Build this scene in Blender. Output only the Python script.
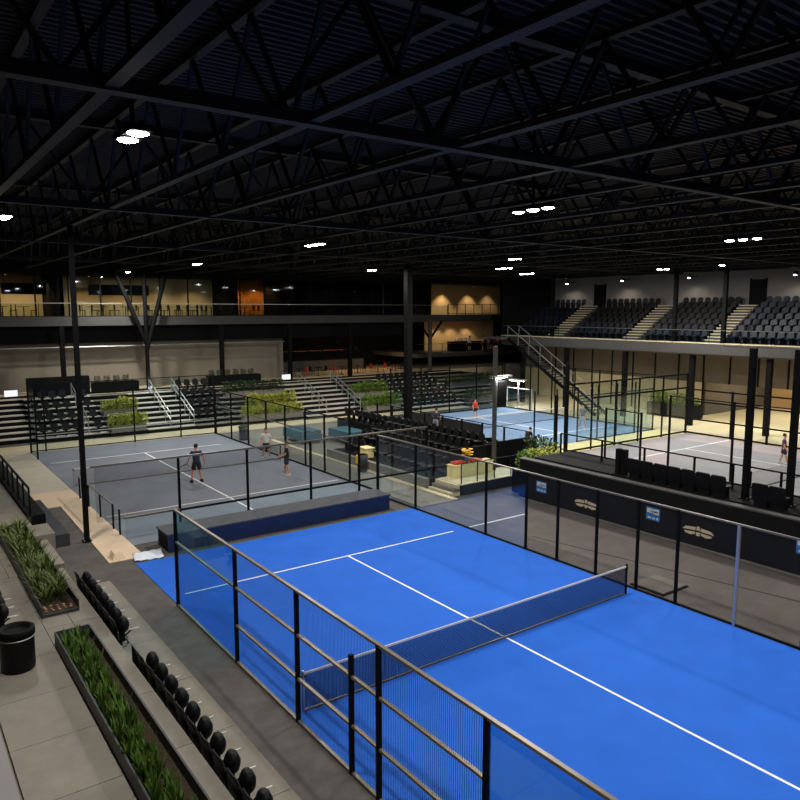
import bpy, math, random
from mathutils import Vector, Matrix
random.seed(11)
for o in list(bpy.data.objects): bpy.data.objects.remove(o, do_unlink=True)
sc = bpy.context.scene
COL = sc.collection
# ------------------------------------------------------------------ camera
FPX = 719.2; CAM = Vector((-12.31, -12.885, 8.519)); YAW = 0.6284; PIT = 0.124
FWD = Vector((math.sin(YAW)*math.cos(PIT), math.cos(YAW)*math.cos(PIT), -math.sin(PIT)))
RGT = Vector((math.cos(YAW), -math.sin(YAW), 0)); UPV = RGT.cross(FWD)
cd = bpy.data.cameras.new('camera'); cam = bpy.data.objects.new('camera', cd); COL.objects.link(cam)
cd.sensor_fit = 'HORIZONTAL'; cd.sensor_width = 36; cd.lens = FPX/800*36; cd.clip_end = 300
cam.location = CAM; cam.rotation_euler = FWD.to_track_quat('-Z', 'Y').to_euler(); sc.camera = cam
def gp(px, py, X=None, Y=None, Z=None):
    """photo pixel -> world point on the plane X=, Y= or Z= that the thing touches"""
    d = FWD + RGT*((px-400)/FPX) - UPV*((py-400)/FPX)
    if Z is not None: t = (Z-CAM.z)/d.z
    elif Y is not None: t = (Y-CAM.y)/d.y
    else: t = (X-CAM.x)/d.x
    return CAM + d*t
# ------------------------------------------------------------------ world, exposure
w = bpy.data.worlds.new('world'); sc.world = w; w.use_nodes = True
w.node_tree.nodes['Background'].inputs[0].default_value = (.55, .62, .75, 1)
w.node_tree.nodes['Background'].inputs[1].default_value = .006
vs = sc.view_settings; vs.view_transform = 'Standard'; vs.look = 'None'; vs.gamma = 1; vs.use_curve_mapping = False
vs.exposure = 0.0
FLOOD_W = 700.0      # watts of one roof floodlight group
sc.cycles.transparent_max_bounces = 32
# ------------------------------------------------------------------ materials
def s2l(c): return tuple(((v/255)/12.92 if v/255 <= .04045 else ((v/255+.055)/1.055)**2.4) for v in c)
def base(name):
    m = bpy.data.materials.new(name); m.use_nodes = True
    return m, m.node_tree.nodes, m.node_tree.links, m.node_tree.nodes['Principled BSDF']
def mat(name, rgb, rough=.6, metal=0, var=.12, scale=3.0, bump=0.0, bscale=60, spec=.3, stain=0.0):
    """procedural paint: colour with noise variation, optional stains and fine relief"""
    m, N, L, b = base(name); c = s2l(rgb)
    tc = N.new('ShaderNodeNewGeometry')
    n = N.new('ShaderNodeTexNoise'); n.inputs['Scale'].default_value = scale; n.inputs['Detail'].default_value = 5
    L.new(tc.outputs['Position'], n.inputs['Vector'])
    r = N.new('ShaderNodeValToRGB')
    r.color_ramp.elements[0].position = .3; r.color_ramp.elements[1].position = .7
    r.color_ramp.elements[0].color = (*[v*(1-var) for v in c], 1); r.color_ramp.elements[1].color = (*[min(1, v*(1+var)) for v in c], 1)
    L.new(n.outputs['Fac'], r.inputs['Fac']); out = r.outputs['Color']
    if stain:
        n2 = N.new('ShaderNodeTexNoise'); n2.inputs['Scale'].default_value = scale*.23; n2.inputs['Detail'].default_value = 6
        n2.inputs['Roughness'].default_value = .7
        L.new(tc.outputs['Position'], n2.inputs['Vector'])
        mr = N.new('ShaderNodeMapRange'); mr.inputs[1].default_value = .45; mr.inputs[2].default_value = .75
        mr.inputs[3].default_value = 0; mr.inputs[4].default_value = stain
        L.new(n2.outputs['Fac'], mr.inputs[0])
        mx = N.new('ShaderNodeMixRGB'); mx.inputs[2].default_value = (*[v*.35 for v in c], 1)
        L.new(mr.outputs[0], mx.inputs[0]); L.new(out, mx.inputs[1]); out = mx.outputs[0]
    L.new(out, b.inputs['Base Color'])
    b.inputs['Roughness'].default_value = rough; b.inputs['Metallic'].default_value = metal
    b.inputs['Specular IOR Level'].default_value = spec
    if bump:
        nb = N.new('ShaderNodeTexNoise'); nb.inputs['Scale'].default_value = bscale; nb.inputs['Detail'].default_value = 3
        L.new(tc.outputs['Position'], nb.inputs['Vector'])
        bp = N.new('ShaderNodeBump'); bp.inputs['Strength'].default_value = bump; bp.inputs['Distance'].default_value = .02
        L.new(nb.outputs['Fac'], bp.inputs['Height']); L.new(bp.outputs[0], b.inputs['Normal'])
    return m
def emit(name, rgb, s):
    m, N, L, b = base(name); e = N.new('ShaderNodeEmission'); e.inputs[0].default_value = (*s2l(rgb), 1); e.inputs[1].default_value = s
    L.new(e.outputs[0], N['Material Output'].inputs[0]); return m
def glass(name, tint, refl=.5):
    m, N, L, b = base(name)
    t = N.new('ShaderNodeBsdfTransparent'); t.inputs[0].default_value = (*tint, 1)
    g = N.new('ShaderNodeBsdfGlossy'); g.inputs['Roughness'].default_value = .02; g.inputs[0].default_value = (.9, .95, 1, 1)
    f = N.new('ShaderNodeFresnel'); f.inputs[0].default_value = 1.45
    k = N.new('ShaderNodeMath'); k.operation = 'MULTIPLY'; k.inputs[1].default_value = refl; L.new(f.outputs[0], k.inputs[0])
    x = N.new('ShaderNodeMixShader'); L.new(k.outputs[0], x.inputs[0]); L.new(t.outputs[0], x.inputs[1]); L.new(g.outputs[0], x.inputs[2])
    L.new(x.outputs[0], N['Material Output'].inputs[0]); return m
def netting(name, rgb, pitch, wire, floor_a, both=True):
    """woven wire or cord: fine square grid of strands, open between them"""
    m, N, L, b = base(name); b.inputs['Base Color'].default_value = (*s2l(rgb), 1); b.inputs['Roughness'].default_value = .7
    g = N.new('ShaderNodeNewGeometry'); sp = N.new('ShaderNodeSeparateXYZ'); L.new(g.outputs['Position'], sp.inputs[0])
    def strand(sock):
        a = N.new('ShaderNodeMath'); a.operation = 'DIVIDE'; a.inputs[1].default_value = pitch; L.new(sock, a.inputs[0])
        f = N.new('ShaderNodeMath'); f.operation = 'FRACT'; L.new(a.outputs[0], f.inputs[0])
        l = N.new('ShaderNodeMath'); l.operation = 'LESS_THAN'; l.inputs[1].default_value = wire; L.new(f.outputs[0], l.inputs[0]); return l.outputs[0]
    ad = N.new('ShaderNodeMath'); ad.operation = 'ADD'; L.new(sp.outputs[0], ad.inputs[0]); L.new(sp.outputs[1], ad.inputs[1])
    h = strand(ad.outputs[0]); v = strand(sp.outputs[2])
    mx = N.new('ShaderNodeMath'); mx.operation = 'MAXIMUM'; L.new(h, mx.inputs[0]); L.new(v if both else h, mx.inputs[1])
    m2 = N.new('ShaderNodeMath'); m2.operation = 'MAXIMUM'; m2.inputs[1].default_value = floor_a; L.new(mx.outputs[0], m2.inputs[0])
    t = N.new('ShaderNodeBsdfTransparent'); x = N.new('ShaderNodeMixShader')
    L.new(m2.outputs[0], x.inputs[0]); L.new(t.outputs[0], x.inputs[1]); L.new(b.outputs[0], x.inputs[2])
    L.new(x.outputs[0], N['Material Output'].inputs[0]); return m
M = dict(
 asphalt=mat('asphalt', (86, 81, 77), .85, var=.18, scale=2.2, bump=.5, bscale=90, stain=.65),
 asphalt2=mat('grey_hardcourt', (104, 97, 91), .8, var=.1, scale=1.6, bump=.2, stain=.4),
 conc=mat('paving_concrete', (128, 121, 110), .75, var=.1, scale=2.0, bump=.15, stain=.4),
 conc2=mat('smooth_concrete', (118, 112, 103), .75, var=.1, scale=1.2, bump=.1, stain=.35),
 peach=mat('peach_concrete', (212, 186, 158), .7, var=.06, scale=1.0, stain=.12),
 pathgrey=mat('pale_path', (186, 178, 160), .7, var=.06, scale=1, stain=.15),
 tread=mat('pale_tread', (190, 184, 172), .75, var=.08, scale=1.5, stain=.25),
 cream=mat('cream_floor', (214, 196, 160), .55, var=.06, scale=.8, stain=.15),
 blue=mat('blue_turf', (38, 98, 200), .85, var=.07, scale=.9, bump=.25, bscale=180, spec=.15, stain=.08),
 slate=mat('slate_turf', (120, 125, 134), .8, var=.08, scale=.7, bump=.15, bscale=120, spec=.2, stain=.15),
 sky=mat('pale_blue_turf', (116, 142, 172), .8, var=.07, scale=.7, spec=.2, stain=.12),
 grey=mat('grey_turf', (164, 154, 154), .8, var=.06, scale=.8, spec=.2, stain=.12),
 line=mat('white_line_paint', (236, 236, 232), .7, var=.03),
 black=mat('black_powder_coat', (10, 10, 11), .65, var=.2, spec=.1),
 rail=mat('grey_rail_metal', (120, 112, 100), .4, metal=.6, var=.1),
 steel=mat('dark_planter_steel', (62, 64, 68), .5, metal=.3, var=.25, scale=4, stain=.3),
 silver=mat('galvanised_steel', (176, 176, 172), .35, metal=.7, var=.08),
 truss=mat('dark_truss_paint', (33, 31, 29), .6, var=.15),
 deck=mat('roof_deck_metal', (38, 35, 33), .7, metal=.0, var=.15, scale=1),
 wallk=mat('black_wall', (13, 13, 14), .8, var=.2, spec=.15),
 beige=mat('beige_plaster', (104, 98, 88), .85, var=.07, scale=.6, stain=.2),
 greybeige=mat('grey_plaster', (128, 120, 106), .85, var=.1, scale=.6, stain=.3),
 warm=mat('warm_plaster', (206, 176, 128), .8, var=.06, scale=.6),
 wood=mat('orange_wood', (190, 116, 44), .55, var=.25, scale=2.5),
 fascia=mat('grey_fascia', (66, 64, 62), .6, var=.08, scale=.8, stain=.2),
 pale=mat('pale_wall', (128, 124, 123), .8, var=.05, scale=.5),
 navy=mat('navy_board', (20, 38, 74), .6, var=.1),
 bltop=mat('grey_bench_top', (66, 68, 74), .7, var=.12, stain=.3),
 plastic=mat('black_plastic', (9, 9, 10), .5, var=.2, spec=.2),
 seatblue=mat('dark_blue_seat', (20, 27, 40), .5, var=.25, spec=.3),
 seatgrey=mat('charcoal_seat', (19, 18, 19), .5, var=.25, spec=.3),
 white=mat('white_plastic', (214, 208, 198), .5, var=.05),
 soil=mat('planter_soil', (54, 42, 32), .95, var=.4, scale=14, bump=.8, bscale=40),
 stone=mat('pebble', (150, 118, 88), .8, var=.2, scale=12),
 leaf1=mat('sword_leaf', (72, 98, 36), .45, var=.4, scale=9),
 leaf2=mat('dark_strap_leaf', (76, 88, 34), .45, var=.45, scale=9),
 leafy=mat('yellow_green_leaf', (156, 160, 48), .55, var=.3, scale=5),
 leafg=mat('bright_green_leaf', (94, 124, 38), .55, var=.3, scale=5),
 leafd=mat('dark_green_leaf', (44, 64, 34), .6, var=.4, scale=5),
 bark=mat('branch_bark', (70, 56, 40), .9, var=.3),
 skin=mat('skin', (198, 142, 112), .5, var=.05),
 hair=mat('dark_hair', (34, 26, 22), .6, var=.2),
 cnavy=mat('navy_cloth', (34, 42, 60), .85, var=.15), cblack=mat('black_cloth', (24, 24, 28), .85, var=.15),
 cpurple=mat('purple_cloth', (72, 52, 86), .85, var=.15), cwhite=mat('white_cloth', (206, 204, 200), .85, var=.06),
 cgrey=mat('grey_cloth', (120, 122, 128), .85, var=.1), cred=mat('red_cloth', (190, 52, 40), .7, var=.1),
 yellow=mat('yellow_plastic', (232, 190, 30), .5, var=.08), red=mat('red_cushion', (206, 54, 36), .6, var=.1),
 teal=mat('teal_cover', (44, 84, 96), .6, var=.15), tarp=mat('white_tarp', (216, 222, 232), .6, var=.05),
 creambox=mat('cream_render', (232, 212, 150), .75, var=.05), logob=mat('blue_sticker', (36, 110, 190), .5, var=.05),
 logoc=mat('cream_print', (206, 190, 160), .6, var=.2, scale=18),
 glass=glass('clear_glass', (.88, .93, .94), .16), glassb=glass('blue_tinted_glass', (.6, .83, .92), .3),
 wire=netting('black_wire_mesh', (20, 20, 22), .05, .1, .03, False), wiref=netting('dark_wire_mesh', (20, 20, 22), .05, .0, .16),
 net=netting('tennis_net_cord', (18, 30, 60), .04, .2, .16), screen=netting('black_wind_screen', (14, 14, 16), .03, .6, .75),
 netf=netting('far_net_cord', (30, 34, 44), .04, .0, .1),
 lamp=emit('floodlight_lens', (255, 252, 244), 60), lampw=emit('warm_lamp', (255, 206, 130), 9), lampo=emit('orange_lamp', (255, 150, 60), 6),
 monitor=emit('white_screen', (235, 240, 255), 1.2),
)
# ------------------------------------------------------------------ mesh helpers
class MB:
    def __init__(s): s.v = []; s.f = []
    def add(s, v, f):
        n = len(s.v); s.v += [tuple(x) for x in v]; s.f += [tuple(i+n for i in q) for q in f]; return s
    def box(s, x0, x1, y0, y1, z0, z1):
        return s.add([(x0,y0,z0),(x1,y0,z0),(x1,y1,z0),(x0,y1,z0),(x0,y0,z1),(x1,y0,z1),(x1,y1,z1),(x0,y1,z1)],
                     [(3,2,1,0),(4,5,6,7),(0,1,5,4),(1,2,6,5),(2,3,7,6),(3,0,4,7)])
    def bar(s, a, b, w, h=None):
        h = h or w; a = Vector(a); b = Vector(b); d = (b-a).normalized()
        u = d.cross(Vector((0,0,1))) if abs(d.z) < .99 else Vector((1,0,0)); u.normalize(); n = u.cross(d).normalized()
        c = []
        for p in (a, b):
            for (i, j) in ((-1,-1),(1,-1),(1,1),(-1,1)): c.append(p+u*(w/2*i)+n*(h/2*j))
        return s.add(c, [(3,2,1,0),(4,5,6,7),(0,1,5,4),(1,2,6,5),(2,3,7,6),(3,0,4,7)])
    def tube(s, a, b, r, n=10, r2=None):
        a = Vector(a); b = Vector(b); d = (b-a).normalized(); r2 = r if r2 is None else r2
        u = d.cross(Vector((0,0,1))) if abs(d.z) < .99 else Vector((1,0,0)); u.normalize(); k = u.cross(d)
        A = [a+(u*math.cos(t)+k*math.sin(t))*r for t in [2*math.pi*i/n for i in range(n)]]
        B = [b+(u*math.cos(t)+k*math.sin(t))*r2 for t in [2*math.pi*i/n for i in range(n)]]
        return s.add(A+B, [(i, (i+1) % n, n+(i+1) % n, n+i) for i in range(n)]+[tuple(range(n))[::-1], tuple(range(n, 2*n))])
    def lathe(s, prof, n=24, c=(0,0,0)):
        v = []; f = []
        for (r, z) in prof:
            for i in range(n): v.append((c[0]+r*math.cos(2*math.pi*i/n), c[1]+r*math.sin(2*math.pi*i/n), c[2]+z))
        for k in range(len(prof)-1):
            for i in range(n): f.append((k*n+i, k*n+(i+1) % n, (k+1)*n+(i+1) % n, (k+1)*n+i))
        return s.add(v, f)
    def prism(s, pts, off):
        n = len(pts); off = Vector(off); v = [Vector(p) for p in pts]; v += [p+off for p in v]
        return s.add(v, [tuple(range(n))[::-1], tuple(range(n, 2*n))]+[(i, (i+1) % n, n+(i+1) % n, n+i) for i in range(n)])
    def quad(s, a, b, c, d): return s.add([a, b, c, d], [(0,1,2,3)])
    def mesh(s, name, m, org=(0,0,0), smooth=False):
        me = bpy.data.meshes.new(name); me.from_pydata([(x-org[0], y-org[1], z-org[2]) for x, y, z in s.v], [], s.f)
        me.materials.append(m); me.update()
        if smooth: me.polygons.foreach_set('use_smooth', [True]*len(me.polygons))
        return me
ORG = {}
def tag(o, label=None, cat=None, group=None, kind=None):
    for k, v in (('label', label), ('category', cat), ('group', group), ('kind', kind)):
        if v: o[k] = v
    return o
def link(name, me, parent=None, loc=(0,0,0)):
    o = bpy.data.objects.new(name, me); COL.objects.link(o); o.location = loc
    if parent is not None: o.parent = parent
    return o
def thing(name, loc, label, cat, group=None, kind=None, rz=0):
    o = link(name, None, None, loc); o.empty_display_size = .2; o.rotation_euler = (0, 0, rz); ORG[o.name] = tuple(loc)
    return tag(o, label, cat, group, kind)
def part(name, mb, m, parent, smooth=False, kind=None, label=None):
    """a part given in world coordinates (parents are unrotated Empties or parts of them)"""
    org = ORG[parent.name]; o = link(name, mb.mesh(name, M[m], org, smooth), parent); ORG[o.name] = org
    return tag(o, label, kind=kind)
def solid(name, mb, m, label, cat, group=None, kind=None, smooth=False):
    xs = [v[0] for v in mb.v]; ys = [v[1] for v in mb.v]; zs = [v[2] for v in mb.v]
    org = ((min(xs)+max(xs))/2, (min(ys)+max(ys))/2, min(zs)); o = link(name, mb.mesh(name, M[m], org, smooth), None, org); ORG[o.name] = org
    return tag(o, label, cat, group, kind)
def struct(name, mb, m, label, smooth=False): return solid(name, mb, m, label, None, None, 'structure', smooth)
def copy_tree(o, parent=None):
    c = o.copy(); COL.objects.link(c)
    if parent is not None: c.parent = parent
    for ch in list(o.children): copy_tree(ch, c)
    return c
def B(*a): return MB().box(*a)
# ================================================================== STRUCTURE
struct('floor', B(-20, 56, -20, 58, -.3, -.02), 'asphalt', 'dark asphalt floor of the hall around the courts')
# corrugated roof deck, ribs run across the hall
v = []; f = []; y = -20.0; k = 0
prof = [(0, 0), (.09, 0), (.13, .09), (.22, .09)]
ys = []
while y < 58:
    for dy, dz in prof: ys.append((y+dy, 14.1+dz))
    y += .26
for (yy, zz) in ys: v += [(-20, yy, zz), (56, yy, zz)]
for i in range(len(ys)-1): f.append((2*i, 2*i+1, 2*i+3, 2*i+2))
struct('ceiling', MB().add(v, f), 'deck', 'dark corrugated metal roof deck above the trusses')
struct('wall_left', B(-20.2, -20, -20, 58, -.3, 14), 'wallk', 'black side wall of the hall')
struct('wall_back', B(-20, 56, 57.8, 58, -.3, 14), 'wallk', 'black end wall of the hall')
struct('wall_right', B(55.8, 56, -20, 58, -.3, 14), 'wallk', 'black far side wall of the hall')
struct('wall_front', B(-20, 56, -20.2, -20, -.3, 14), 'wallk', 'black wall behind the viewing terrace')
# ---- roof trusses
ZB, ZT = 11.6, 13.95
def zig(axis, c, a, b, step):
    out = []; t = a; up = True
    while t+step <= b+1e-6:
        p = (c, t, ZB+.06 if up else ZT-.06) if axis == 'Y' else (t, c, ZB+.06 if up else ZT-.06)
        q = (c, t+step, ZT-.06 if up else ZB+.06) if axis == 'Y' else (t+step, c, ZT-.06 if up else ZB+.06)
        out.append((p, q, up)); t += step; up = not up
    return out
def truss(axis, c, a, b, step, wb, hb, near, label, group):
    o = thing('roof_truss', (c, a, ZB) if axis == 'Y' else (a, c, ZB), label, None, group, 'structure')
    bar = (lambda z, w, h: MB().bar((c, a, z), (c, b, z), w, h)) if axis == 'Y' else (lambda z, w, h: MB().bar((a, c, z), (b, c, z), w, h))
    part('bottom_chord', bar(ZB, wb, hb), 'truss', o); part('top_chord', bar(ZT, wb, hb), 'truss', o)
    far = MB(); me = {}
    for p, q, up in zig(axis, c, a, b, step):
        if near(p):
            if up not in me:
                d = Vector(q)-Vector(p); me[up] = MB().bar((0,0,0), d, .075).mesh('web', M['truss'])
            w_ = link('web', me[up], o, Vector(p)-Vector(ORG[o.name]))
        else: far.bar(p, q, .075)
    if far.f: part('far_webs', far, 'truss', o, kind='stuff')
jx = [-12.6+3.14*i for i in range(18)]
for i, x in enumerate(jx):
    truss('Y', x, -19.5, 57, 1.5, .2, .12, (lambda p: p[1] < 14) if x < 8 else (lambda p: False),
          'dark steel lattice joist running lengthwise below the roof deck', 'lengthwise roof joists')
for y in (-14.4, -2.15, 10.2, 22.55, 34.9, 47.2):
    truss('X', y, -19.5, 55, 1.57, .24, .2, (lambda p: p[0] < 12) if y < 12 else (lambda p: False),
          'deep dark steel truss spanning crosswise below the roof deck', 'crosswise roof trusses')
# ---- roof floodlights: housing, lens, bracket, and the lamp's own light
def flood(x, y, n, watts, label, group, z=11.3, axis='X', size=.36):
    o = thing('floodlight', (x, y, z), label, 'light', group)
    part('bracket', MB().bar((x, y, z+.1), (x, y, 14.1), .06).bar((x, y-.27*n, z+.12), (x, y+.27*n, z+.12), .06), 'black', o)
    for i in range(n):
        cy = y+(i-(n-1)/2)*.56
        h = part('housing', B(x-size/2, x+size/2, cy-.24, cy+.24, z, z+.1), 'black', o)
        part('lens', MB().lathe([(0, -.04), (.08, -.036), (.14, -.02), (.17, .0)], 16, (x, cy, z)), 'lamp', h)
    l = bpy.data.lights.new('flood_lamp', 'AREA'); l.shape = 'RECTANGLE'; l.size = size; l.size_y = .56*n; l.energy = watts; l.color = (1, .97, .92)
    lo = link('flood_lamp', l, o, (0, 0, -.08))
FG = 'floodlights hung under the roof trusses'
FL = [(133,140,2),(5,219,2),(197,265,2),(315,246,3),(533,212,3),(515,260,2),(743,241,3),(128,273,1),(372,271,2),(722,266,1),(663,270,2)]
FLAB = {(133,140): 'above the terrace litter bin', (5,219): 'above the strap-leaf planter', (197,265): 'above the far half of the slate court', (315,246): 'above the barrier bench', (533,212): 'above the net of the blue court',
        (515,260): 'above the light mast by the cream counter', (743,241): 'above the deck seats', (128,273): 'above the lit staircase', (372,271): 'above the middle block of black seats', (722,266): 'above the net side of the grey court', (663,270): 'above the far end of the grey court'}
FMUL = {(197,265): 1.7, (128,273): 3.0, (372,271): 1.7, (515,260): 1.4, (663,270): 1.7, (722,266): 2.4}   # the far fixtures carry stronger lamps
for px, py, n in FL:
    q = gp(px, py, Z=11.25)
    flood(q.x, q.y, n, FLOOD_W*FMUL.get((px, py), 1)*(1.15 if n == 3 else .85 if n == 2 else .5), 'white %s-lens floodlight under the roof %s' % ({1:'single',2:'twin',3:'triple'}[n], FLAB[(px, py)]), FG)
for x, y, n in ((3.2, -10.3, 3), (15.5, -10, 3), (28.4, 26.6, 3), (22, 22.5, 3), (28.4, -1.5, 2), (-9, -13, 2)):  # unseen: roof grid carried on, plus fixtures added to light the far courts
    flood(x, y, n, FLOOD_W*(1.15 if n == 3 else .85), 'unseen white %s-lens floodlight added under the roof for more light' % {2:'twin',3:'triple'}[n], FG)
# ================================================================== COURTS
def court(name, x0, x1, y0, y1, m, label, lines, z=0):
    o = thing(name, ((x0+x1)/2, (y0+y1)/2, 0), label, 'court')
    part('surface', B(x0, x1, y0, y1, -.02, z), m, o)
    for n, a in lines: part(n, B(a[0], a[1], a[2], a[3], z, z+.005), 'line', o)
    return o
court('padel_court', -5.74, 5.98, -19, 11.4, 'blue', 'bright blue padel court with crisp white service lines',
      [('service_line', (-5.3, 5.3, 7.80, 7.865)), ('centre_line', (.46, .525, -19, 7.80)), ])
court('padel_court', -5.24, 6.33, 13.4, 34.66, 'slate', 'slate grey padel court where a man in a navy shirt stands',
      [('service_line', (-4.85, 5.1, 30.6, 30.68)), ('service_line', (-5.1, 6.1, 17.75, 17.83)), ('centre_line', (.25, .33, 14.6, 30.6))])
court('padel_court', 20.1, 32.2, 17.7, 32.8, 'sky', 'pale blue padel court by the white rebound frame',
      [('service_line', (20.4, 32, 20.6, 20.7)), ('service_line', (20.4, 32, 30, 30.1)), ('centre_line', (26.1, 26.2, 20.6, 30))])
court('padel_court', 20.6, 33.0, -8, 15.5, 'grey', 'grey padel court beneath the raised seating stand',
      [('service_line', (20.9, 32.9, 12.2, 12.3)), ('centre_line', (27.8, 27.9, -4, 12.2))])
o = court('practice_court', 6.1, 10.94, -19, 11.2, 'asphalt2', 'bare grey hardcourt between blue court fence and black banner wall',
      [('service_line', (6.15, 9.4, 7.86, 7.93))], z=-.008)
part('dark_strip', MB().prism([(7.3, 5.6, -.008), (7.34, 5.6, -.008), (9.9, -6.8, -.008), (9.85, -6.8, -.008)], (0, 0, .004)), 'black', o)  # thin dark strip lying aslant on the hardcourt
# ---- light floors and walkways
struct('walkway', B(-7.62, -5.26, 23.6, 34.69, -.02, .005), 'pathgrey', 'pale grey walkway between dark terrace step and slate court')
struct('walkway', MB().prism([(-6.45, 11.97, -.02), (-5.25, 11.97, -.02), (-5.25, 23.6, -.02), (-7.05, 23.6, -.02), (-7.05, 20.7, -.02), (-6.3, 20.7, -.02)], (0, 0, .025)), 'peach', 'peach concrete walkway beside the slate court')
struct('walkway', B(-12, 30, 34.7, 37.4, -.02, .004), 'cream', 'pale walkway at the foot of the far terraces')
struct('walkway', MB().prism([(6.42, 11.3, -.02), (8.5, 11.3, -.02), (8.5, 23, -.02), (15.5, 23, -.02), (15.5, 34.7, -.02), (6.42, 34.7, -.02)], (0, 0, .024)), 'conc', 'concrete walkway between slate court and black seats')
struct('kerb_strip', B(8.2, 8.5, 11.3, 30, 0.004, .06), 'cream', 'pale kerb at the foot of the black seat block')
struct('walkway', B(19.0, 32.98, 15.5, 17.7, -.02, .006), 'creambox', 'cream floor strip between pale blue and grey courts')
struct('lobby_floor', B(33.0, 55, -8, 40, -.02, .006), 'cream', 'cream floor of the lobby under the raised stand')
struct('walkway', B(15.5, 20.1, 10.5, 34.7, -.02, .003), 'conc2', 'grey concrete aisle in front of the pale blue court')
# ================================================================== FENCES
def run(axis, c):
    return (lambda t, z, d=0: (c+d, t, z)) if axis == 'Y' else (lambda t, z, d=0: (t, c+d, z))
def fbox(axis, c, t0, t1, z0, z1, th):
    return B(c-th/2, c+th/2, t0, t1, z0, z1) if axis == 'Y' else B(t0, t1, c-th/2, c+th/2, z0, z1)
def fence(label, axis, c, posts, z0, z1, panes, rails, cat='fence', name='court_fence', pw=.08, railm='rail', group=None, rw=.05):
    """posts: [t] or [(t, top)]; panes: [(t0, t1, zlo, zhi, material)]; rails: [(t0, t1, z)]"""
    ts = [p[0] if isinstance(p, tuple) else p for p in posts]; t0 = min(ts+[q[0] for q in panes])
    o = thing(name, (c, t0, z0) if axis == 'Y' else (t0, c, z0), label, cat, group)
    for p in posts:
        t, top = (p[0], p[1]) if isinstance(p, tuple) else (p, z1)
        part('post', fbox(axis, c, t-pw/2, t+pw/2, z0, top, pw), p[2] if isinstance(p, tuple) and len(p) > 2 else 'black', o)
    for a, b, lo, hi, m in panes:
        nm = 'glass_pane' if m.startswith('glass') else 'mesh_panel'
        part(nm, fbox(axis, c, a+.02, b-.02, lo, hi, .012 if nm == 'glass_pane' else .004), m, o)
    for r in rails:
        part('rail', fbox(axis, c, r[0], r[1], r[2]-rw/2, r[2]+rw/2, rw+.02), r[3] if len(r) > 3 else railm, o)
    return o
# blue court, terrace side
LX = -5.76
fence('tall glass and wire fence between blue court and asphalt path', 'Y', LX,
      [(7.1, 2.86), (2.86, 2.86), (-.27, 2.86), (-2.36, 2.33), (-3.25, 2.86), (-5.95, 2.86), (-8.9, 2.86), (-12, 2.86)], 0.002, 2.86,
      [(4.98, 7.06, .04, 2.82, 'glassb'), (2.9, 4.98, .04, 2.82, 'glassb'), (-.2, 2.8, .05, 2.82, 'wire'), (-3.2, -.3, .05, 2.82, 'wire'),
       (-5.9, -3.3, .05, 2.82, 'wire'), (-8.86, -6, .04, 2.82, 'glassb'), (-12, -8.94, .04, 2.82, 'glassb')],
      [(-12, 7.1, 2.86), (-.27, 7.1, 1.92), (-5.95, -.27, 1.92), (-5.95, 2.86, .97), (-12, 7.1, .035)])
# blue court, practice side
RP = [6.77, 4.67, 3.2, 1.56, .02, -1.33, -3.12, -4.9, -6.6, -8.3]
fence('long glass and wire fence between blue court and grey hardcourt', 'Y', 6.02,
      [(14.12, 2.8)] + [(t, 2.83, 'silver' if abs(t+3.12) < .01 else 'black') for t in RP] + [(11.2, 2.83)], 0.002, 2.83,
      [(11.24, 14.1, .03, 2.78, 'glass'), (8.98, 11.16, .03, 2.8, 'glass'), (6.8, 8.98, .03, 2.8, 'glass'), (4.7, 6.73, .03, 2.8, 'glass')] +
      [(RP[i+1]+.03, RP[i]-.03, .03, 2.8, 'wiref') for i in range(1, len(RP)-1)],
      [(-8.3, 14.1, 2.83, 'rail'), (-8.3, 14.1, .035, 'black')], pw=.075)
# slate court, near end (mesh over a clear gap) and its sides
fence('wire mesh fence across the end of the slate court behind the bench', 'X', 14.25,
      [(-3.2, 2.9), (-.35, 2.9), (2.6, 2.9), (5.1, 2.9), (6.15, 2.9), (9.0, 2.85)], .02, 2.9,
      [(-6.3, -3.2, .8, 2.85, 'wiref'), (-3.2, -.35, .8, 2.85, 'wiref'), (-.35, 2.6, .8, 2.85, 'wiref'), (2.6, 5.1, .8, 2.85, 'wiref'), (6.15, 9.0, .8, 2.8, 'wiref'),
       (-5.3, -3.2, .02, .78, 'glass'), (-3.2, -.2, .02, .78, 'glass'), (-.2, 2.9, .02, .78, 'glass'), (2.9, 6.1, .02, .78, 'glass')],
      [(-6.4, 9.0, 2.9), (-3.2, 6.15, .8, 'black'), (6.15, 9.0, .8, 'black'), (-5.3, -3.2, .83, 'rail')], rw=.07)
PY = [17.1, 19.6, 21.7, 24.1, 26.6, 29.2, 31.9, 34.6]
fence('tall glass fence between slate court and concrete walkway', 'Y', 6.38, [(17.1, 4.1)]+[(t, 3.1) for t in PY[1:]], 0, 3.1,
      [(PY[i]+.04, PY[i+1]-.04, .1, 3.05 if i > 1 else 3.05, 'glass') for i in range(7)]+[(14.3, 17.05, .03, .9, 'glass')],
      [(17.1, 34.6, 3.1, 'black'), (14.3, 34.6, .05, 'black'), (17.1, 34.6, 2.0, 'rail')])
fence('tall clear glass wall across the far end of the slate court', 'X', 34.72,
      [(-5.2, 4.3), (-4.4, 4.1), (.9, 4.1), (3.95, 4.1), (6.35, 4.1)], 0, 4.1,
      [(-5.15, -4.45, .1, 4.05, 'glass'), (-4.35, -1.8, .1, 4.05, 'glass'), (-1.8, .85, .1, 4.05, 'glass'), (.95, 3.9, .1, 4.05, 'glass'), (4, 6.3, .1, 4.05, 'glass')],
      [(-5.2, 6.35, 4.1, 'black'), (-5.2, 6.35, .06, 'black'), (-5.2, 6.35, 1.0, 'silver')])
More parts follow.
